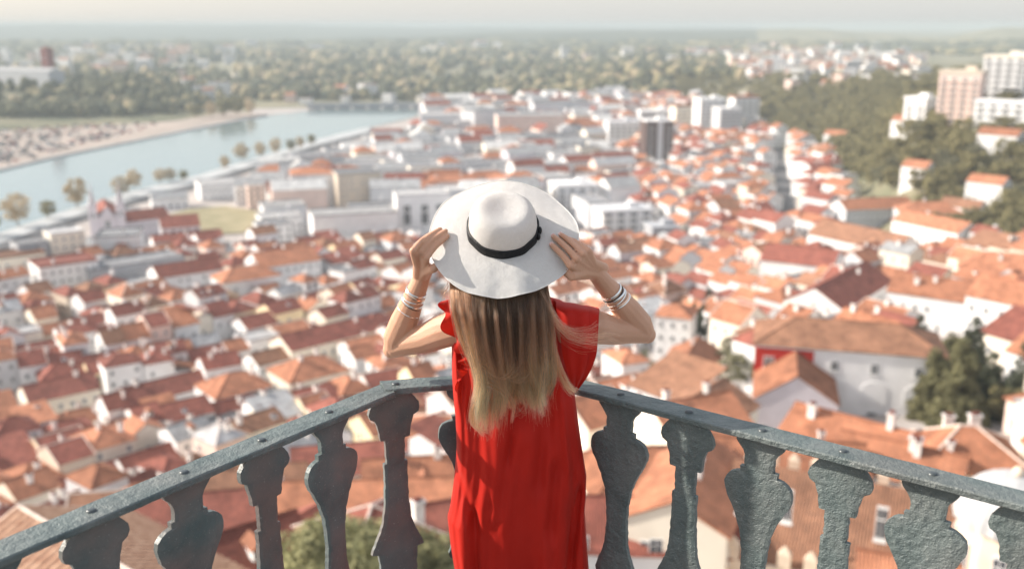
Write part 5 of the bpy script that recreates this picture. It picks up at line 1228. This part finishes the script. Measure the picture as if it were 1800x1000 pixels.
# ---- hair: thousands of strands in locks, dark at the root and blond at the tips
def hair():
    r = random.Random(9); rn = np.random.default_rng(9)
    # guides: (px, py, y) paths from under the hat to the tips
    G = [
     [(793, 500, 2.84), (797, 545, 2.815), (812, 600, 2.80), (838, 650, 2.795), (852, 690, 2.79), (856, 724, 2.80)],
     [(806, 500, 2.81), (812, 550, 2.79), (826, 610, 2.775), (842, 660, 2.77), (842, 705, 2.775), (843, 740, 2.79)],
     [(822, 498, 2.79), (830, 560, 2.77), (840, 620, 2.76), (850, 670, 2.76), (848, 715, 2.77), (850, 758, 2.785)],
     [(845, 498, 2.775), (850, 560, 2.758), (858, 620, 2.752), (870, 680, 2.755), (866, 718, 2.765), (862, 757, 2.78)],
     [(868, 498, 2.77), (872, 560, 2.75), (878, 620, 2.748), (886, 680, 2.755), (884, 712, 2.765), (879, 744, 2.78)],
     [(890, 498, 2.768), (894, 560, 2.752), (897, 620, 2.75), (900, 665, 2.755), (899, 682, 2.768), (895, 700, 2.782)],
     [(912, 498, 2.77), (916, 560, 2.756), (918, 620, 2.754), (922, 665, 2.76), (927, 692, 2.772), (933, 716, 2.782)],
     [(930, 498, 2.778), (936, 560, 2.764), (938, 620, 2.76), (940, 665, 2.765), (940, 698, 2.775), (942, 728, 2.783)],
     [(945, 500, 2.79), (953, 560, 2.778), (957, 620, 2.77), (955, 665, 2.77), (950, 694, 2.778), (951, 723, 2.786)],
     [(956, 503, 2.81), (968, 560, 2.795), (972, 610, 2.785), (970, 660, 2.78), (960, 680, 2.785), (957, 700, 2.79)]]
    WISPS = [([(950, 512, 2.81), (968, 545, 2.80), (985, 575, 2.79), (1010, 590, 2.80), (1032, 597, 2.815), (1050, 594, 2.825)], 40, .020),
             ([(955, 515, 2.82), (972, 550, 2.80), (990, 572, 2.795), (1012, 584, 2.80), (1040, 584, 2.82), (1056, 578, 2.825)], 26, .018),
             ([(950, 530, 2.81), (975, 570, 2.79), (1000, 596, 2.79), (1030, 603, 2.815), (1065, 598, 2.83), (1082, 606, 2.84)], 26, .020),
             ([(950, 540, 2.80), (963, 590, 2.79), (975, 630, 2.785), (986, 662, 2.79), (998, 682, 2.80), (1008, 690, 2.805)], 90, .007),
             ([(955, 550, 2.80), (970, 600, 2.785), (984, 640, 2.785), (996, 668, 2.795), (1006, 682, 2.80), (1014, 687, 2.81)], 40, .006),
             ([(850, 640, 2.76), (880, 660, 2.745), (900, 655, 2.745), (912, 645, 2.75), (918, 645, 2.755), (922, 652, 2.758)], 12, .018),
             ([(845, 620, 2.76), (880, 655, 2.745), (903, 668, 2.745), (920, 666, 2.75), (926, 660, 2.755), (925, 655, 2.757)], 9, .018),
             ([(860, 670, 2.755), (890, 690, 2.745), (905, 715, 2.755), (912, 728, 2.765), (920, 726, 2.77), (924, 722, 2.775)], 16, .016),
             ([(790, 500, 2.85), (786, 506, 2.86), (782, 512, 2.87), (779, 516, 2.87), (778, 522, 2.875), (776, 527, 2.88)], 10, .008),
             ([(845, 690, 2.775), (832, 715, 2.785), (830, 735, 2.79), (836, 748, 2.79), (846, 755, 2.79), (852, 760, 2.79)], 120, .008)]
    G3 = np.array([[WY(*p) for p in g] for g in G]); NP = 26; ts = np.linspace(0, 1, NP)
    def spline(P):
        K = len(P); out = []
        for t in ts:
            s_ = t * (K - 1); i = min(K - 2, int(s_)); f = s_ - i; p0, p1, p2, p3 = P[max(0, i-1)], P[i], P[i+1], P[min(K-1, i+2)]
            out.append(.5 * (2*p1 + (p2 - p0)*f + (2*p0 - 5*p1 + 4*p2 - p3)*f*f + (3*p1 - p0 - 3*p2 + p3)*f**3))
        return np.array(out)
    GS = [spline(g) for g in G3]
    nlock = 150; locks = []
    for i in range(nlock):
        u = r.random() * (len(G) - 1); locks.append((u, rn.normal(0, .006, 3), r.uniform(.70, 1.07) ** .8, r.uniform(-1, 1), r.uniform(0, 6.28), r.uniform(.75, 1.25)))
    drift = [r.gauss(.25, .75) for _ in range(nlock)]; GA = np.array(GS); pts = []; rad = []; col = []; tt = ts[:, None]
    dark = np.array([.040, .020, .010]); mid = np.array([.235, .088, .042]); blond = np.array([.80, .30, .125])
    def colour(t, k, u, light):
        # roots brown, lengths honey, tips blond; sunlit left and shaded centre tinted in
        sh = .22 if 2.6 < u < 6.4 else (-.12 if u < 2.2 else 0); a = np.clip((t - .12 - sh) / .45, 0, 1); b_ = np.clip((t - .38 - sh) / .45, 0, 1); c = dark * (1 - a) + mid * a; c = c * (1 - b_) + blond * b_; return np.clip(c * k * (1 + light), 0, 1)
    def emit(path, k, u, light, r0=.00048):
        pts.append(path); rad.append(np.linspace(r0, r0 * .45, NP)); col.append(colour(tt, k, u, light))
    for s_ in range(11500):
        li = int(r.random() * nlock) % nlock; lk = locks[li]; u = min(len(G) - 1.001, max(0, lk[0] + r.gauss(0, .22))); i = int(u); f = u - i
        P = GS[i] * (1 - f) + GS[i+1] * f; i2 = min(len(G) - 2, int(lk[0])); f2 = lk[0] - i2; dr = drift[li]; ua = np.clip(lk[0] + dr * ts ** 1.3, 0, len(G) - 1.001); ia = ua.astype(int); fa = (ua - ia)[:, None]; k_ = np.arange(NP); PL = GA[ia, k_] * (1 - fa) + GA[ia + 1, k_] * fa; w2 = .88 * np.clip(ts[:, None] * 1.5 - .45, 0, 1); P = P * (1 - w2) + PL * w2; lay = r.random()
        depth = np.array([0, 1, 0]) * (.004 + .035 * lay * (1 - .4 * ts[:, None])); cl = np.clip(ts[:, None] * 1.4 - .2, 0, 1)
        wav = np.stack([np.sin(ts * 7 * lk[5] + lk[4]) * .0125 * ts, np.cos(ts * 8 + lk[4] * 2) * .007 * ts, np.zeros(NP)], 1)
        jit = rn.normal(0, .0034, 3) * (1 - .3 * cl) + lk[1] * cl * 1.5 + np.array([0, .055, .02]) * np.clip(1 - ts[:, None] * 5, 0, 1) ** 1.5
        fr = 1.6 * np.stack([np.sin(ts * r.uniform(6, 14) + r.uniform(0, 6)), np.cos(ts * r.uniform(6, 14) + r.uniform(0, 6)), np.zeros(NP)], 1) * .0016 * ts[:, None] * r.uniform(.3, 1.6)
        L = lk[2] * r.uniform(.82, 1.04); e = P[-1] - P[-2]
        Q = np.array([np.interp(ts * min(1, L), ts, P[:, j]) for j in range(3)]).T + (np.outer(np.clip(ts - .8, 0, 1) * 5, e) * max(0, L - 1) * 6)
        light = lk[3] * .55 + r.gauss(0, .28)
        if u < 3.2: light += .25  # sun from the left put into the strand colour
        emit(Q + depth + wav + jit + fr, 1.0, u, light)
    for P, nn_, sp in WISPS:
        G1 = spline(np.array([WY(*p) for p in P]))
        for _ in range(nn_):
            o0 = rn.normal(0, .006, 3); o1 = rn.normal(0, sp, 3); o1[1] *= .5
            fr = np.stack([np.sin(ts * 8 + r.uniform(0, 6)), np.cos(ts * 7 + r.uniform(0, 6)) * .5, np.sin(ts * 6 + r.uniform(0, 6))], 1) * .0025 * ts[:, None]
            Q = G1 + o0 * (1 - tt) + o1 * tt ** 1.3 + fr; pts.append(Q); rad.append(np.linspace(.0004, .0002, NP)); col.append(colour(.55 + .45 * tt, 1, 5, r.gauss(0, .12)))
    for _ in range(700):
        i = r.randrange(len(GS)); Q = GS[i] + rn.normal(0, .006, 3) * (1 - tt) + rn.normal(0, .020, 3) * tt ** 1.5; Q[:, 1] += .05 * np.clip(1 - ts * 5, 0, 1) - .004; pts.append(Q); rad.append(np.linspace(.0003, .00015, NP)); col.append(colour(.3 + .7 * tt, 1, 5, .1))
    A = np.concatenate(pts) - np.array(FEET); N = len(pts)
    hc = bpy.data.hair_curves.new('hair'); hc.add_curves([NP] * N)
    hc.attributes['position'].data.foreach_set('vector', A.astype(np.float32).ravel())
    ra = hc.attributes.get('radius') or hc.attributes.new('radius', 'FLOAT', 'POINT'); ra.data.foreach_set('value', np.concatenate(rad).astype(np.float32))
    ca = hc.attributes.new('strand_colour', 'FLOAT_COLOR', 'POINT'); C = np.concatenate(col); ca.data.foreach_set('color', np.concatenate([C, np.ones((len(C), 1))], 1).astype(np.float32).ravel())
    m = bpy.data.materials.new('hair'); m.use_nodes = True; nt = m.node_tree; N_ = nt.nodes; N_.remove(N_['Principled BSDF']); hb = N_.new('ShaderNodeBsdfHairPrincipled'); hb.parametrization = 'COLOR'; at = N_.new('ShaderNodeAttribute'); at.attribute_name = 'strand_colour'
    nt.links.new(at.outputs['Color'], hb.inputs['Color']); hb.inputs['Roughness'].default_value = .35; hb.inputs['Radial Roughness'].default_value = .5; nt.links.new(hb.outputs[0], N_['Material Output'].inputs['Surface'])
    hc.materials.append(m); link('hair', hc, person)
hair()
# ------------------------------------------------------------------ air
def air():
    b = MB(); b.box((0, 7350, -45), (29600, 15100, 118)); m = bpy.data.materials.new('haze'); m.use_nodes = True; N = m.node_tree.nodes; N.remove(N['Principled BSDF'])
    v = N.new('ShaderNodeVolumePrincipled'); v.inputs['Color'].default_value = (.51, .575, .60, 1); v.inputs['Density'].default_value = HAZE; v.inputs['Anisotropy'].default_value = 0.0
    m.node_tree.links.new(v.outputs[0], N['Material Output'].inputs['Volume']); o = b.build('haze', m); tag(o, 'pale blue summer haze over the plain', 'haze', kind='stuff')
HAZE = 2.2e-4
air()
# ------------------------------------------------------------------ labels of the many houses, each by its look and its nearest landmark
def label_houses():
    grp = {}
    for o, size, tall, wc, rc, form, dorm, px, py in PENDING:
        best = min(NAMED, key=lambda t: ((t[1] - px) / 1.0) ** 2 + ((t[2] - py) * 1.5) ** 2); dx, dy = px - best[1], (py - best[2]) * 1.4
        rel = ('right of' if dx > 0 else 'left of') if abs(dx) > abs(dy) else ('below' if dy > 0 else 'above')
        look = f'{tall or (size + " ")}{wc} house'.strip(); rf = ('flat roof' if form == 'flat' else f'{form} {rc} roof') + (' and dormer' if dorm else '')
        grp.setdefault((look, rf, rel, best[0]), []).append((dx * dx + dy * dy, o))
    for (look, rf, rel, mark), l in grp.items():
        l.sort(key=lambda t: t[0])
        for i, (_, o) in enumerate(l):
            s_ = f'{look} with {rf}, ' + (f'{ORD[i]} ' if len(l) > 1 else '') + ('' if len(l) > 1 and True else '') + f'{rel} {mark}'
            tag(o, ' '.join(s_.split()[:16]), 'house', 'tiled houses of the old town')
label_houses()
